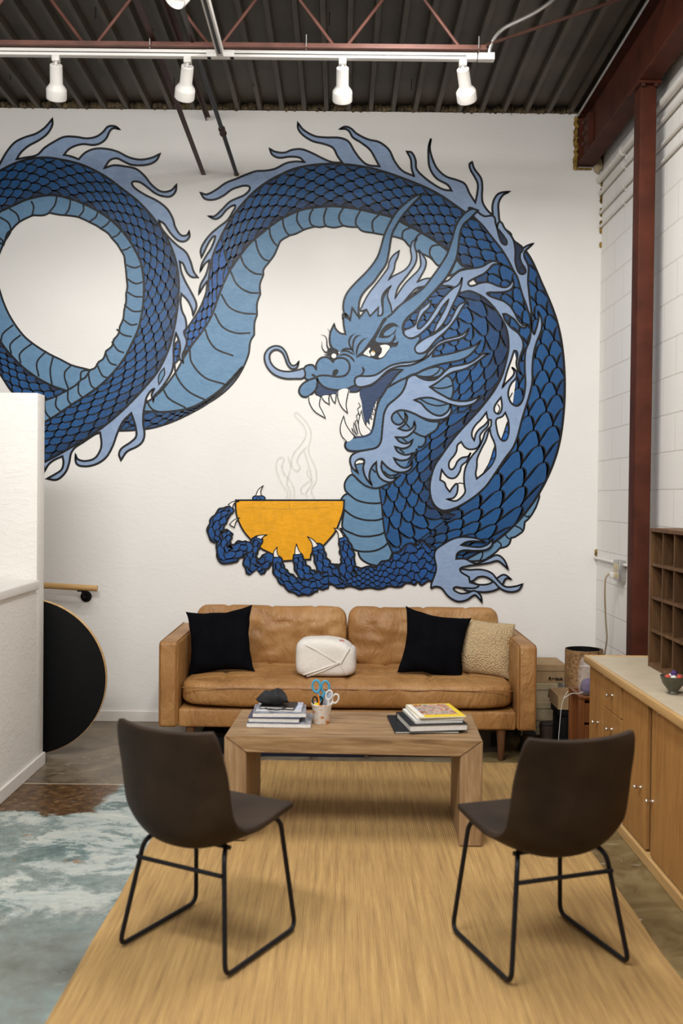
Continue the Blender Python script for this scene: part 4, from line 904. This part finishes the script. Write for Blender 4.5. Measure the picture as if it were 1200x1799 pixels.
for k, cx in enumerate((.047-W2/2, .047+W2/2)):
    def backfn(p, u, k=k):
        q = Vector((p.x*4+k*9, p.y*3, p.z*6))
        if u[1] < 0:
            p.y += .020*noise.noise(q)+.012*noise.noise(q*2.7)*1.2
            p.y -= .02*(1-u[0]**2)*(1-u[2]**2)
            gx = (p.x+W2/2)/(W2/3.5)
        if u[2] > .5:
            cellx = W2/3.5; f = abs((p.x/cellx)-round(p.x/cellx))*cellx; p.z -= .010*math.exp(-(f/.012)**2)
        p.z += .010*noise.noise(q*.8)+(-.012*(1-abs(u[0])**3) if u[2] > .5 else 0)+.008*abs(u[0])**4
        return p
    bm = puff(W2-.008, .20, .41, 60, 14, 30, 6, backfn)
    child(finish('back_cushion', bm, 'leather', None, True, loc=(cx, 6.60, .645), rot=(-.13, 0, 0)), so)
for lx, ly in ((XL+.185, YF+.06), (XR-.20, YF+.06), (XL+.185, YB-.12), (XR-.20, YB-.12)):
    bm = bmesh.new(); lathe(bm, [(.015, 0), (.017, .003), (.028, .175), (.029, .192)], 20, center=(lx, ly)); child(finish('leg', bm, 'walnut', None, .8), so)

def pillow(name, w, h, t, mat, loc, rot, label, seed, pinch=.15, piping=None):
    def fn(p, u):
        # u[1] is thickness axis
        ax, az = abs(u[0]), abs(u[2])
        th = (1-ax**2.6)**.5*(1-az**2.6)**.5 if ax < 1 and az < 1 else 0
        x = u[0]*w/2*(1-pinch*(1-az**2)*ax**3); z = u[2]*h/2*(1-pinch*(1-ax**2)*az**3)
        y = (u[1])*t/2*max(.04, th)
        q = Vector((x*9+seed, y*4, z*9)); y += .012*noise.noise(q)*th; z += .008*noise.noise(q*1.3+Vector((5, 0, 0)))
        x += .006*noise.noise(q*1.6)
        return Vector((x, y, z))
    bm = puff(2, 2, 2, 40, 4, 40, 60, fn)
    o = finish(name, bm, mat, None, True, loc, rot); tag(o, label, 'pillow'); return o
pillow('throw_pillow', .43, .42, .17, 'velvet', (-.752, 6.22, .655), (-.28, -.11, -.10), 'black velvet throw pillow leaning on the left arm of the sofa', 3)
pillow('throw_pillow', .42, .42, .17, 'velvet', (.585, 6.17, .655), (-.30, .17, .06), 'black velvet throw pillow overlapping the fleece pillow at the right', 11)
pillow('throw_pillow', .36, .345, .17, 'sherpa', (.905, 6.26, .625), (-.25, .09, -.22), 'tan fleece throw pillow in the right corner of the sofa', 21, .04)
# white canvas bolster
def bolfn(p, u):
    q = Vector((p.x*6, p.y*6, p.z*6)); p += Vector(noise.noise_vector(q))*.010
    p.z += .012*(1-u[0]**2) if u[2] > 0 else 0
    p.z -= .03*max(0, u[0])*(u[2] > 0)*abs(u[2])
    return p
bo = empty('canvas_cushion', (-.085, 6.12, .47), -.05, 'white canvas box-shaped cushion in the middle of the sofa seat', 'cushion')
bm = puff(.365, .26, .225, 40, 28, 26, 5, bolfn); finish('cushion_body', bm, 'linen', bo, True, loc=(0, 0, .112))
def fy(x, z): return -.134+.03*(abs(x)/.18)**5+.03*(abs(z-.112)/.11)**5
def seamline(pts, r=.0035, m='linen', nm='seam'):
    P3 = []
    for a, b in zip(pts, pts[1:]):
        for k in range(8):
            x = a[0]+(b[0]-a[0])*k/8; z = a[1]+(b[1]-a[1])*k/8; P3.append((x, fy(x, z), z))
    P3.append((pts[-1][0], fy(*pts[-1]), pts[-1][1])); return tubeobj(nm, P3, r, m, bo, 6)
seamline([(-.12, .20), (-.06, .175), (.075, .098)], .003); seamline([(-.13, .018), (-.04, .05), (.09, .10)], .005); seamline([(-.11, .005), (.0, .05), (.09, .097)], .004); seamline([(.095, .092), (.15, .19)], .005)
seamline([(.095, .09), (.135, .02)], .002)
for xx, ww in ((-.01, .02), (.10, .03)):
    bm = bmesh.new(); tube(bm, [(xx-ww/2, -.085, .228), (xx+ww/2, -.085, .224)], .003, 6); finish('red_stitching', bm, 'red', bo, True)

# ---------------------------------------------------------------- coffee table
CT = empty('coffee_table', (.073, 4.735, 0), math.radians(-2.3), 'weathered pine waterfall coffee table on the jute rug', 'table')
TW, TD, TH_ = 1.163, .56, .485; lw = .10; zf = .010
def prism(name, quad, y0, y1, mat, bev=.004):
    bm = bmesh.new(); a = [bm.verts.new((x, y0, z)) for x, z in quad]; b = [bm.verts.new((x, y1, z)) for x, z in quad]
    n = len(quad); fs = [bm.faces.new(a), bm.faces.new(b[::-1])]+[bm.faces.new((a[i], b[i], b[(i+1) % n], a[(i+1) % n])) for i in range(n)]
    bmesh.ops.bevel(bm, geom=bm.edges[:], offset=bev, segments=2, affect='EDGES'); return finish(name, bm, mat, CT, True)
h_ = TW/2
prism('top', [(-h_, TH_), (h_, TH_), (h_-lw, TH_-.074), (-h_+lw, TH_-.074)], -TD/2, TD/2, 'tablewood')
for s in (-1, 1):
    q = [(s*h_, TH_-.0015), (s*h_, zf), (s*(h_-lw), zf), (s*(h_-lw), TH_-.0755)]
    prism('leg_panel', q if s < 0 else q[::-1], -TD/2, TD/2, 'tablewoodz')

ZT = TH_+.0005
def book(x, y, z, w, d, t, rz, cover, label, group=None, soft=False, spine='B', pages='paper', ct=.0022):
    """w along x, d along y, spine side: L/R/B/F"""
    o = empty('magazine' if soft else 'book', (x, y, z), rz, label, 'magazine' if soft else 'book', group)
    ov = 0 if soft else .004
    bm = bmesh.new(); bx(bm, -w/2+ov, w/2-ov, -d/2+ov, d/2-ov, ct, t-ct, bev=.0004, seg=1); finish('pages', bm, pages, o)
    bm = bmesh.new(); bx(bm, -w/2, w/2, -d/2, d/2, 0, ct, bev=.0006, seg=1); bx(bm, -w/2, w/2, -d/2, d/2, t-ct, t, bev=.0006, seg=1)
    if spine == 'B': bx(bm, -w/2, w/2, d/2-ct, d/2+.001, 0, t, bev=.0006, seg=1)
    if spine == 'F': bx(bm, -w/2, w/2, -d/2-.001, -d/2+ct, 0, t, bev=.0006, seg=1)
    if spine == 'L': bx(bm, -w/2-.001, -w/2+ct, -d/2, d/2, 0, t, bev=.0006, seg=1)
    if spine == 'R': bx(bm, w/2-ct, w/2+.001, -d/2, d/2, 0, t, bev=.0006, seg=1)
    finish('cover', bm, cover, o); return o
G1 = 'books under the black cloth'; z = ZT
book(-.282, 4.755, z, .30, .235, .020, -.02, 'greycover', 'wide white-paged magazine at the bottom of the left pile', G1, True); z += .0205
book(-.305, 4.745, z, .245, .19, .023, -.03, 'navy', 'navy-edged hardback second from the bottom of the left pile', G1, False); z += .0235
book(-.285, 4.760, z, .25, .20, .020, .03, 'greycover', 'thick white-paged book in the middle of the left pile', G1, True); z += .0205
book(-.285, 4.77, z, .215, .17, .012, -.02, 'palecover', 'pale blue paperback under the black notebook', G1, True); z += .0125
nb = book(-.290, 4.745, z, .165, .12, .013, -.10, 'blackcover', 'black notebook with an elastic strap below the black cloth', G1); z += .0135
tubeobj('elastic_strap', roundpath([(-.055, -.063, .006), (-.03, -.075, .001), (.01, -.078, -.001), (.03, -.064, .006), (.045, -.058, .012)], .012), .0022, 'black', nb, 6)
def clfn(p, u):
    q = Vector((p.x*22, p.y*22, p.z*22)); p += Vector(noise.noise_vector(q))*.020
    p.x -= .014*(u[0] < -.5)*(1-abs(u[2])); p.z = max(p.z, -.028)
    p.z *= 1-.25*abs(u[0])
    return p
bm = puff(.135, .11, .085, 30, 24, 16, 2.6, clfn)
tag(finish('black_beanie', bm, 'blackcloth', None, True, (-.315, 4.75, z+.028), (0, 0, 0)), 'crumpled black knit cloth on top of the left book pile', 'cloth')
# pot of scissors
pot = empty('paper_cup', (-.085, 4.745, ZT), 0, 'white paper cup with orange spots holding scissors', 'cup')
bm = bmesh.new(); lathe(bm, [(.034, 0), (.036, .002), (.0475, .088), (.050, .091), (.050, .095), (.046, .095), (.035, .004)], 36); finish('cup_body', bm, 'cup', pot, .8)
def scissors(label, loc, rz, ry, m, sc=1.0):
    s = empty('scissors', loc, 0, label, 'scissors', 'scissors in the cup'); s.rotation_euler = (0, ry, rz)
    for sg in (-1, 1):
        pts = [(sg*(.020+.017*math.cos(a))*sc, .004*sg, (.155+.026*math.sin(a)-sg*.004)*sc) for a in [i*2*PI/16 for i in range(16)]]
        bm = bmesh.new(); tube(bm, pts, .0048*sc, 8, closed=True); tube(bm, [(sg*.014*sc, .004*sg, .13*sc), (sg*.006*sc, .002*sg, .108*sc), (0, .002*sg, .09*sc)], [.006, .007, .005], 8); finish('handle', bm, m, s, True)
        bm = bmesh.new(); bx(bm, -.006+sg*.001, .006+sg*.001, .001*sg-.0008, .001*sg+.0008, .008, .095*sc, bev=.0004); finish('blade', bm, 'steel', s)
    return s
scissors('turquoise-handled scissors standing highest in the paper cup', (-.080, 4.755, ZT+.004), .1, -.06, 'blueplastic', 1.1)
scissors('white-handled scissors leaning right in the paper cup', (-.078, 4.735, ZT+.004), -.1, .33, 'white', .86)
scissors('black-handled scissors low in the paper cup', (-.092, 4.735, ZT+.004), .3, -.12, 'black', .70)
bm = bmesh.new(); tube(bm, [(0, 0, 0), (0, 0, .135), (0, 0, .145)], [.0035, .0035, .001], 6); tag(finish('pencil', bm, 'orange', None, True, (-.085, 4.72, ZT+.006), (.05, -.12, 0)), 'orange pencil standing in the paper cup', 'pencil')
bm = bmesh.new(); tube(bm, [(0, 0, 0), (0, 0, .12)], .004, 8); tag(finish('pen', bm, 'blueplastic', None, True, (-.090, 4.735, ZT+.006), (.0, -.36, 0)), 'turquoise pen leaning left in the paper cup', 'pen')
bm = bmesh.new(); bx(bm, -.016, .016, -.0015, .0015, 0, .14, bev=.0005); tag(finish('paper_slip', bm, 'palecover', None, False, (-.066, 4.765, ZT+.006), (0, .08, 0)), 'pale paper slip behind the scissors in the cup', 'paper')
bm = bmesh.new(); bx(bm, -.014, .014, -.006, .006, 0, .03, bev=.002); tag(finish('eraser', bm, 'yellow', None, True, (-.103, 4.722, ZT+.072), (0, -.3, 0)), 'small yellow eraser at the rim of the paper cup', 'eraser')
# right pile
G2 = 'books at the right of the table'; z = ZT
book(.395, 4.725, z, .30, .34, .012, .06, 'blackcover', 'thin dark book lying flat at the bottom of the right pile', G2); z += .0125
book(.435, 4.695, z, .275, .29, .030, .16, 'blackcover', 'thick black hardback in the right pile', G2); z += .0305
book(.440, 4.715, z, .225, .27, .013, .16, 'paper', 'white-covered magazine resting on the thick black hardback', G2, True); z += .0135
book(.448, 4.715, z, .220, .27, .012, .13, 'paper', 'white magazine directly below the yellow one', G2, True); z += .0125
ym = book(.455, 4.715, z, .22, .285, .006, .17, 'yellow', 'yellow magazine with a photo cover on top of the right pile', G2, True, ct=.001)
bm = bmesh.new(); bx(bm, -.107, .085, -.095, .13, .0061, .0066); finish('cover_photo', bm, 'print', ym)
bm = bmesh.new(); bx(bm, -.109, -.085, -.14, .135, .0062, .0068); finish('cover_margin', bm, 'paper', ym)

# ---------------------------------------------------------------- chairs
def make_chair(loc, rz, label):
    t = empty('side_chair', loc, rz, label, 'chair', 'brown bucket chairs')
    prof = [(.245, .435, .185), (.225, .446, .205), (.15, .447, .222), (.05, .428, .232), (-.05, .405, .236), (-.13, .385, .234), (-.188, .393, .226), (-.228, .44, .222), (-.246, .53, .221), (-.255, .65, .220), (-.270, .73, .214), (-.280, .775, .205), (-.283, .795, .192)]
    side = [(0, 0), (0, .0), (.0, .008), (.0, .022), (.0, .042), (.015, .070), (.035, .085), (.055, .070), (.060, .03), (.052, .0), (.042, 0), (.036, .008), (.034, .012)]
    n = 14; bm = bmesh.new(); g = []
    from itertools import product
    U = np.linspace(0, len(prof)-1, 40)
    for u in U:
        a = np.array([np.interp(u, range(len(prof)), [q[k] for q in prof]) for k in range(3)]); sd = [np.interp(u, range(len(side)), [q[k] for q in side]) for k in range(2)]
        row = []
        for j in range(n+1):
            tt = -1+2*j/n; f = abs(tt)**2.4
            row.append(bm.verts.new((a[2]*tt, a[0]+sd[0]*f, a[1]+sd[1]*f)))
        g.append(row)
    for i in range(len(U)-1):
        for j in range(n): bm.faces.new((g[i][j], g[i][j+1], g[i+1][j+1], g[i+1][j]))
    sh = finish('seat_shell', bm, 'chairleather', t, True)
    m = sh.modifiers.new('thick', 'SOLIDIFY'); m.thickness = .022; m.offset = 0
    m = sh.modifiers.new('bev', 'BEVEL'); m.width = .007; m.segments = 3; m.angle_limit = 1.0
    m = sh.modifiers.new('sub', 'SUBSURF'); m.levels = 1; m.render_levels = 1
    for s in (-1, 1):
        pts = roundpath([(s*.14, -.10, .385), (s*.168, -.150, .375), (s*.222, -.215, .010), (s*.222, .215, .010), (s*.185, .165, .415), (s*.14, .12, .425)], .04, 6)
        tubeobj('leg', pts, .0085, 'chairpipe', t, 12)
    tubeobj('stretcher', [(-.178, -.177, .315), (.178, -.177, .315)], .0075, 'chairpipe', t, 12)
    tubeobj('seat_bar', [(-.15, -.09, .378), (.15, -.09, .378)], .0075, 'chairpipe', t, 10)
    tubeobj('seat_bar', [(-.15, .12, .425), (.15, .12, .425)], .0075, 'chairpipe', t, 10)
    return t
ch = make_chair((-.45, 3.48, .010), math.radians(-29), 'dark brown leather bucket chair on the left, facing right toward the table')
dup(ch, (.697, 3.435, .010), math.radians(19.3), 'dark brown leather bucket chair on the right, in front of the oak cabinet')

# ---------------------------------------------------------------- cabinet
cab = empty('oak_cabinet', (1.54, 4.4, 0), 0, 'long oak cabinet with a beige top along the right wall', 'cabinet')
CX, CE, CH = 1.345, 5.27, .715; CN = 2.6
bm = bmesh.new(); bx(bm, CX, RX-.005, CN, CE, .055, CH, bev=.002); child(finish('carcass', bm, 'cabdark', None), cab)
bm = bmesh.new(); bx(bm, CX-.003, RX-.005, CE-.002, CE+.016, .0, CH, bev=.002); child(finish('end_panel', bm, 'cabwood', None), cab)
bm = bmesh.new(); bx(bm, CX-.028, CX+.02, CN, CE+.01, 0, .05, bev=.004); child(finish('plinth', bm, 'cabtrim', None), cab)
bm = bmesh.new(); bx(bm, 1.318, RX-.004, CN, CE-.004, CH+.004, CH+.0225); child(finish('worktop', bm, 'cabtop', None), cab)
bm = bmesh.new(); bx(bm, 1.298, 1.319, CN, CE+.02, CH-.012, CH+.026, bev=.004); bx(bm, 1.319, RX-.004, CE-.005, CE+.02, CH-.012, CH+.026, bev=.004); child(finish('top_edging', bm, 'cabtrim', None, True), cab)
def yp(px): return 1.34*1749/(px-604)   # depth of a point on the cabinet face seen at that column
def front(name, ya, yb, z0, z1):
    bm = bmesh.new(); bx(bm, CX-.018, CX, min(ya, yb), max(ya, yb), z0, z1, bev=.002); return child(finish(name, bm, 'cabwood', None), cab)
def knob(parent, y, z):
    R = Matrix.Translation((CX-.018, y, z)) @ Matrix.Rotation(-PI/2, 4, 'Y')
    bm = bmesh.new(); lathe(bm, [(.008, 0), (.005, .004), (.005, .012), (.0105, .026), (.0115, .030), (.010, .033)], 20, axism=R); k = finish('knob', bm, 'nickel', None, .8); k.parent = parent
def lockp(parent, y, z):
    R = Matrix.Translation((CX-.018, y, z)) @ Matrix.Rotation(-PI/2, 4, 'Y')
    bm = bmesh.new(); lathe(bm, [(.008, 0), (.008, .002), (.006, .003)], 16, axism=R); k = finish('lock', bm, 'nickel', None, .8); k.parent = parent
yD = [yp(1045), yp(1073.5), yp(1108.5), yp(1159)]
e1 = front('door', CE-.003, yD[1]+.004, .06, CH-.014); knob(e1, yp(1065), .427)
for i, (z0, z1) in enumerate(((.535, .701), (.375, .531), (.215, .371), (.06, .211))):
    d_ = front('drawer', yD[1], yD[2]+.035, z0, z1); knob(d_, (yD[1]+yD[2])/2+.005, (z0+z1)/2)
    if i == 0: lockp(d_, yD[1]-.03, .68)
d2 = front('door', yD[2]-.004, yD[3]+.052, .06, CH-.014); knob(d2, yp(1143), .31)
d3 = front('door', yD[3]-.014, 3.42, .06, CH-.014); knob(d3, yp(1161)-.03, .30); lockp(d3, yp(1172), .68)
d4 = front('door', 3.40, CN, .06, CH-.014); knob(d4, 3.3, .30)

# pigeonhole shelf
def edged(o):
    o.data.materials.append(M['shelfwood'])
    for p in o.data.polygons:
        if p.normal.x < -.9: p.material_index = 1
    return o
pg = empty('pigeonhole_shelf', (1.62, 4.6, CH+.0225), 0, 'brown wooden pigeonhole shelf standing on the oak cabinet', 'shelf')
PX, PB, PE = 1.55, 1.735, 4.985; PZ = CH+.0235; PT = 1.43; PITCHY = .1655; NC = 8; PN = PE-.018-NC*PITCHY-.018
bm = bmesh.new(); bx(bm, PX-.004, PB, PE-.018, PE, PZ, PT-.018, bev=.001); child(finish('side_panel', bm, 'shelfwood'), pg)
bm = bmesh.new(); bx(bm, PX-.004, PB, PN, PN+.018, PZ, PT-.018, bev=.001); child(finish('side_panel', bm, 'shelfwood'), pg)
bm = bmesh.new(); bx(bm, PX-.006, PB, PN-.002, PE+.003, PT-.018, PT, bev=.001); child(finish('top_board', bm, 'shelfwood'), pg)
bm = bmesh.new(); bx(bm, PX-.004, PB, PN+.018, PE-.018, PZ, PZ+.020, bev=.001); child(finish('bottom_board', bm, 'shelfwood'), pg)
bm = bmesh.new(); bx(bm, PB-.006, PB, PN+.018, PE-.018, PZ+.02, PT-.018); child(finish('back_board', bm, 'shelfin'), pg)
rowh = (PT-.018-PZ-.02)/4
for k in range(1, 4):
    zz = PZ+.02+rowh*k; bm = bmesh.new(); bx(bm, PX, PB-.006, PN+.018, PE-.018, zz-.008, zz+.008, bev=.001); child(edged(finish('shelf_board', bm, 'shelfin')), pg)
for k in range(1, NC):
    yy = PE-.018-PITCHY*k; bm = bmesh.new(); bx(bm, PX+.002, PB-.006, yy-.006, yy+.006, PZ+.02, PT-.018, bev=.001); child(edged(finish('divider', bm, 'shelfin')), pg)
rc = bmesh.new(); lathe(rc, [(.016, 0), (.024, .05), (.022, .05), (.015, .003)], 20)
tag(finish('red_cup', rc, 'red', None, .8, (PX+.055, PE-.018-.125, PZ+.02+rowh*2+.0085)), 'small red cup in the third shelf row of the pigeonholes', 'cup')
fg = bmesh.new(); lathe(fg, [(.020, 0), (.022, .012), (.012, .03), (.020, .05), (.010, .07), (.017, .085), (.008, .11), (.004, .13)], 16)
tag(finish('dark_figurine', fg, 'navybin', None, .8, (PX+.05, PE-.018-.128, PZ+.0205)), 'small dark turned ornament in the bottom row of the pigeonholes', 'ornament')
bw = empty('ceramic_bowl', (1.435, 4.27, CH+.0228), 0, 'grey-green ceramic bowl of red and white sweets on the cabinet top', 'bowl')
bm = bmesh.new(); lathe(bm, [(.02, 0), (.024, .004), (.020, .012), (.045, .045), (.056, .078), (.053, .078), (.042, .046), (.015, .02)], 32); finish('bowl_body', bm, 'bowlmat', bw, .8)
for k, (sx, sy, cm, lb) in enumerate(((-.024, .0, 'red', 'red sweet at the left rim of the ceramic bowl'), (-.006, -.022, 'white', 'white sweet at the front of the ceramic bowl'), (-.004, .022, 'white', 'white sweet at the back of the ceramic bowl'), (.024, -.006, 'red', 'red sweet at the right side of the ceramic bowl'), (.002, .0, 'purple', 'dark purple sweet in the centre of the ceramic bowl'))):
    bm = bmesh.new(); bmesh.ops.create_icosphere(bm, subdivisions=2, radius=.014)
    tag(finish('sweet', bm, cm, None, True, (1.435+sx, 4.27+sy, CH+.0228+(.088 if k == 4 else .070))), lb, 'sweet', 'sweets in the bowl')

# ---------------------------------------------------------------- clutter in the corner
def shoebox(x0, x1, y0, y1, z0, z1, label, m='card', lid=True):
    o = empty('shoe_box', ((x0+x1)/2, (y0+y1)/2, z0), 0, label, 'box', 'stacked shoe boxes')
    w, d, h = (x1-x0)/2, (y1-y0)/2, z1-z0
    bm = bmesh.new(); bx(bm, -w+.004, w-.004, -d+.004, d-.004, 0, h-.004, bev=.001); finish('box_body', bm, m, o)
    bm = bmesh.new(); bx(bm, -w, w, -d, d, h-.042, h, bev=.0015); finish('lid', bm, m, o)
    return o
rb = shoebox(1.19, 1.482, 6.50, 6.80, .362, .482, 'tan shoe box with black lettering, on top of the stack')
shoebox(1.185, 1.425, 6.48, 6.80, .242, .361, 'pale shoe box under the lettered box', 'card2')
shoebox(1.185, 1.430, 6.47, 6.80, .121, .241, 'pale shoe box second from the floor', 'card2')
shoebox(1.185, 1.425, 6.48, 6.80, .001, .120, 'shoe box at the bottom of the stack, on the floor', 'card2')
fc = bpy.data.curves.new('lettering', 'FONT'); fc.body = 'Reebok'; fc.size = .030; fc.extrude = .0004; fc.offset = .0009
tmp = bpy.data.objects.new('lettering', fc); SC.collection.objects.link(tmp)
me = bpy.data.meshes.new_from_object(tmp.evaluated_get(bpy.context.evaluated_depsgraph_get())); bpy.data.objects.remove(tmp)
me.materials.clear(); me.materials.append(M['black'])
lt = bpy.data.objects.new('lettering', me); link(lt, rb); lt.rotation_euler = (PI/2, 0, 0); lt.location = (.032, -.1495, .018)
# cork roll
ck = empty('cork_roll', (1.575, 6.42, 0), 0, 'rolled cork mat with a black inner face, standing in the corner', 'cork roll')
sp = [];
for i in range(90):
    a = -.9+i*2*PI*1.28/89; r = .125-.011*i/89*1.28
    sp.append((r*math.cos(a), r*math.sin(a)))
for nm, off, mat in (('cork_sheet', 0, 'cork'), ('black_lining', -.0045, 'black')):
    bm = bmesh.new(); rows = []
    for (x, y) in sp:
        rr = math.hypot(x, y); k1 = (rr+off)/rr; k2 = (rr+off-.004)/rr
        rows.append([bm.verts.new((x*k1, y*k1, 0)), bm.verts.new((x*k1, y*k1, .60)), bm.verts.new((x*k2, y*k2, .60)), bm.verts.new((x*k2, y*k2, 0))])
    for A, B in zip(rows, rows[1:]):
        for k in range(4): bm.faces.new((A[k], B[k], B[(k+1) % 4], A[(k+1) % 4]))
    bm.faces.new(rows[0]); bm.faces.new(rows[-1][::-1]); finish(nm, bm, mat, ck, .8)
# crate + open carton
cr = empty('black_crate', (1.45, 6.18, 0), 0, 'black plastic storage crate beside the wooden stand', 'crate')
bm = bmesh.new(); bx(bm, -.10, .11, -.11, .10, 0, .24, bev=.006); finish('crate_body', bm, 'black', cr, True)
bm = bmesh.new(); bx(bm, -.112, .12, -.12, .11, .24, .282, bev=.005); finish('crate_lid', bm, 'black', cr, True)
for xx in (-.07, -.03, .01): 
    bm = bmesh.new(); bx(bm, xx, xx+.012, -.117, -.109, .01, .235, bev=.002); finish('rib', bm, 'black', cr, True)
oc = empty('open_carton', (1.45, 6.185, .2825), 0, 'open cardboard carton sitting on the black crate', 'box')
bm = bmesh.new(); bx(bm, -.115, .10, -.13, -.126, 0, .085); bx(bm, -.115, .10, .126, .13, 0, .085); bx(bm, -.115, -.111, -.126, .126, 0, .085); bx(bm, .096, .10, -.126, .126, 0, .085); bx(bm, -.111, .096, -.126, .126, 0, .003); finish('carton_body', bm, 'card', oc)
bm = bmesh.new(); bx(bm, -.115, .10, -.001, .001, 0, .09); f_ = finish('flap', bm, 'card2', oc); f_.location = (0, .13, .085); f_.rotation_euler = (-2.5, 0, 0)
bm = bmesh.new(); bx(bm, -.001, .001, -.126, .126, 0, .07); f_ = finish('flap', bm, 'card', oc); f_.location = (-.115, 0, .085); f_.rotation_euler = (0, 2.6, 0)
bm = bmesh.new(); tube(bm, roundpath([(1.39, 6.04, .40), (1.36, 6.03, .36), (1.345, 6.02, .30), (1.325, 5.99, .12), (1.33, 5.98, .004)], .04), .0016, 8); tag(finish('white_cord', bm, 'whitepipe', None, True), 'thin white cord hanging from the open carton to the floor', 'cord')
# wooden stand
st_ = empty('wooden_stand', (1.50, 5.76, 0), 0, 'small cherry-wood side stand between the cabinet and the black crate', 'side table')
for xx in (-.125, .125):
    for yy in (-.12, .12):
        bm = bmesh.new(); bx(bm, xx-.015, xx+.015, yy-.015, yy+.015, 0, .445, bev=.003); finish('leg', bm, 'cherry', st_, True)
bm = bmesh.new(); bx(bm, -.118, -.110, -.105, .105, .16, .42); finish('side_panel', bm, 'cherry', st_)
bm = bmesh.new(); bx(bm, .110, .118, -.105, .105, .16, .42); finish('side_panel', bm, 'cherry', st_)
bm = bmesh.new(); bx(bm, -.109, .109, .110, .118, .16, .42); finish('back_panel', bm, 'cherry', st_)
bm = bmesh.new(); bx(bm, -.109, .109, -.128, -.112, .30, .41, bev=.003); finish('drawer', bm, 'cherry', st_)
bm = bmesh.new(); bx(bm, -.109, .109, -.128, -.112, .16, .285, bev=.003); finish('drawer', bm, 'cherry', st_)
bm = bmesh.new(); bx(bm, -.13, .13, -.125, .125, .425, .437); finish('inner_shelf', bm, 'cherry', st_)
bm = bmesh.new()
for a in ((-.14, .14, -.14, -.118), (-.14, .14, .118, .14), (-.14, -.118, -.118, .118), (.118, .14, -.118, .118)): bx(bm, *a, .437, .452, bev=.002)
finish('rim', bm, 'cherry', st_, True)
pb = empty('plastic_bag', (1.46, 5.74, .438), 0, 'clear plastic bag with a white drawstring and purple contents, on the wooden stand', 'bag')
def bagfn(p, u):
    if u[2] > 0: p.x *= 1-.10*u[2]; 
    p += Vector(noise.noise_vector(Vector((p.x*18, p.y*18, p.z*10))))*.010; return p
bm = puff(.155, .13, .21, 18, 16, 18, 5, bagfn); finish('bag_film', bm, 'bag', pb, True, loc=(.0, 0, .112))
bm = puff(.13, .105, .085, 16, 14, 10, 4, bagfn); finish('purple_contents', bm, 'purple', pb, True, loc=(0.004, 0, .052))
tubeobj('drawstring', [(.072*math.cos(a), .068*math.sin(a)-.0, .165+.01*math.sin(2*a)) for a in [i*2*PI/20 for i in range(20)]], .0022, 'white', pb, 6, closed=True)
tubeobj('drawstring', roundpath([(-.07, -.07, .03), (-.10, -.085, .02), (-.135, -.09, .028), (-.19, -.11, .0)], .02), .0022, 'white', pb, 6)
# boots
def boot(x, y, rz, label, h=.20):
    o = empty('boot', (x, y, 0), rz, label, 'boot', 'pair of brown boots')
    bm = bmesh.new(); tube(bm, [(0, 0, 0.02), (0, .01, .06), (0, .015, .10), (0, .02, h-.01), (0, .02, h)], [.038, .041, .038, .042, .036], 18)
    for vv in bm.verts: vv.co.y *= 1.25
    finish('shaft', bm, 'boot', o, True)
    bm = puff(.078, .25, .075, 12, 24, 8, 3.2, lambda p, u: Vector((p.x, p.y, p.z*(1-.25*max(0, u[1]))))); finish('foot', bm, 'boot', o, True, loc=(0, .075, .058))
    bm = puff(.088, .275, .03, 12, 26, 4, 5); finish('sole', bm, 'sole', o, True, loc=(0, .075, .0165))
    bm = bmesh.new(); tube(bm, [(.0+.036*math.cos(a), .022+.046*math.sin(a), h+.002*math.sin(3*a)) for a in [i*2*PI/18 for i in range(18)]], .006, 6, closed=True); finish('collar', bm, 'blackcloth', o, True)
boot(1.275, 6.08, .05, 'brown suede boot standing upright beside the black crate', .185); boot(1.165, 6.06, -.03, 'low brown boot tucked under the right sofa arm', .13)
# under the sofa
def bin_(nm, x0, x1, y0, y1, h, mat, label, cat='bin'):
    o = empty(nm, ((x0+x1)/2, (y0+y1)/2, 0), 0, label, cat); w, d = (x1-x0)/2, (y1-y0)/2
    bm = bmesh.new(); bx(bm, -w+.008, w-.008, -d+.008, d-.008, 0, h-.02, bev=.006); finish('bin_body', bm, mat, o, True)
    bm = bmesh.new(); bx(bm, -w, w, -d, d, h-.02, h, bev=.004); finish('lid', bm, mat, o, True); return o
bin_('storage_bin', -.52, .155, 5.96, 6.5, .11, 'navybin', 'long flat navy bin pushed under the sofa')
bin_('storage_bin', .165, .73, 5.98, 6.5, .09, 'black', 'flat black bin under the sofa, to the right of the navy one')
bin_('black_rack', -.84, -.60, 6.0, 6.35, .13, 'black', 'black tray under the left end of the sofa', 'tray')
vb = bin_('vented_case', .80, 1.0, 6.12, 6.5, .165, 'greybox', 'grey-brown case with a vent grille under the right end of the sofa', 'case')
for k in range(7):
    bm = bmesh.new(); bx(bm, .035, .085, -.195, -.188, .04+k*.012, .046+k*.012); finish('vent_slat', bm, 'black', vb)
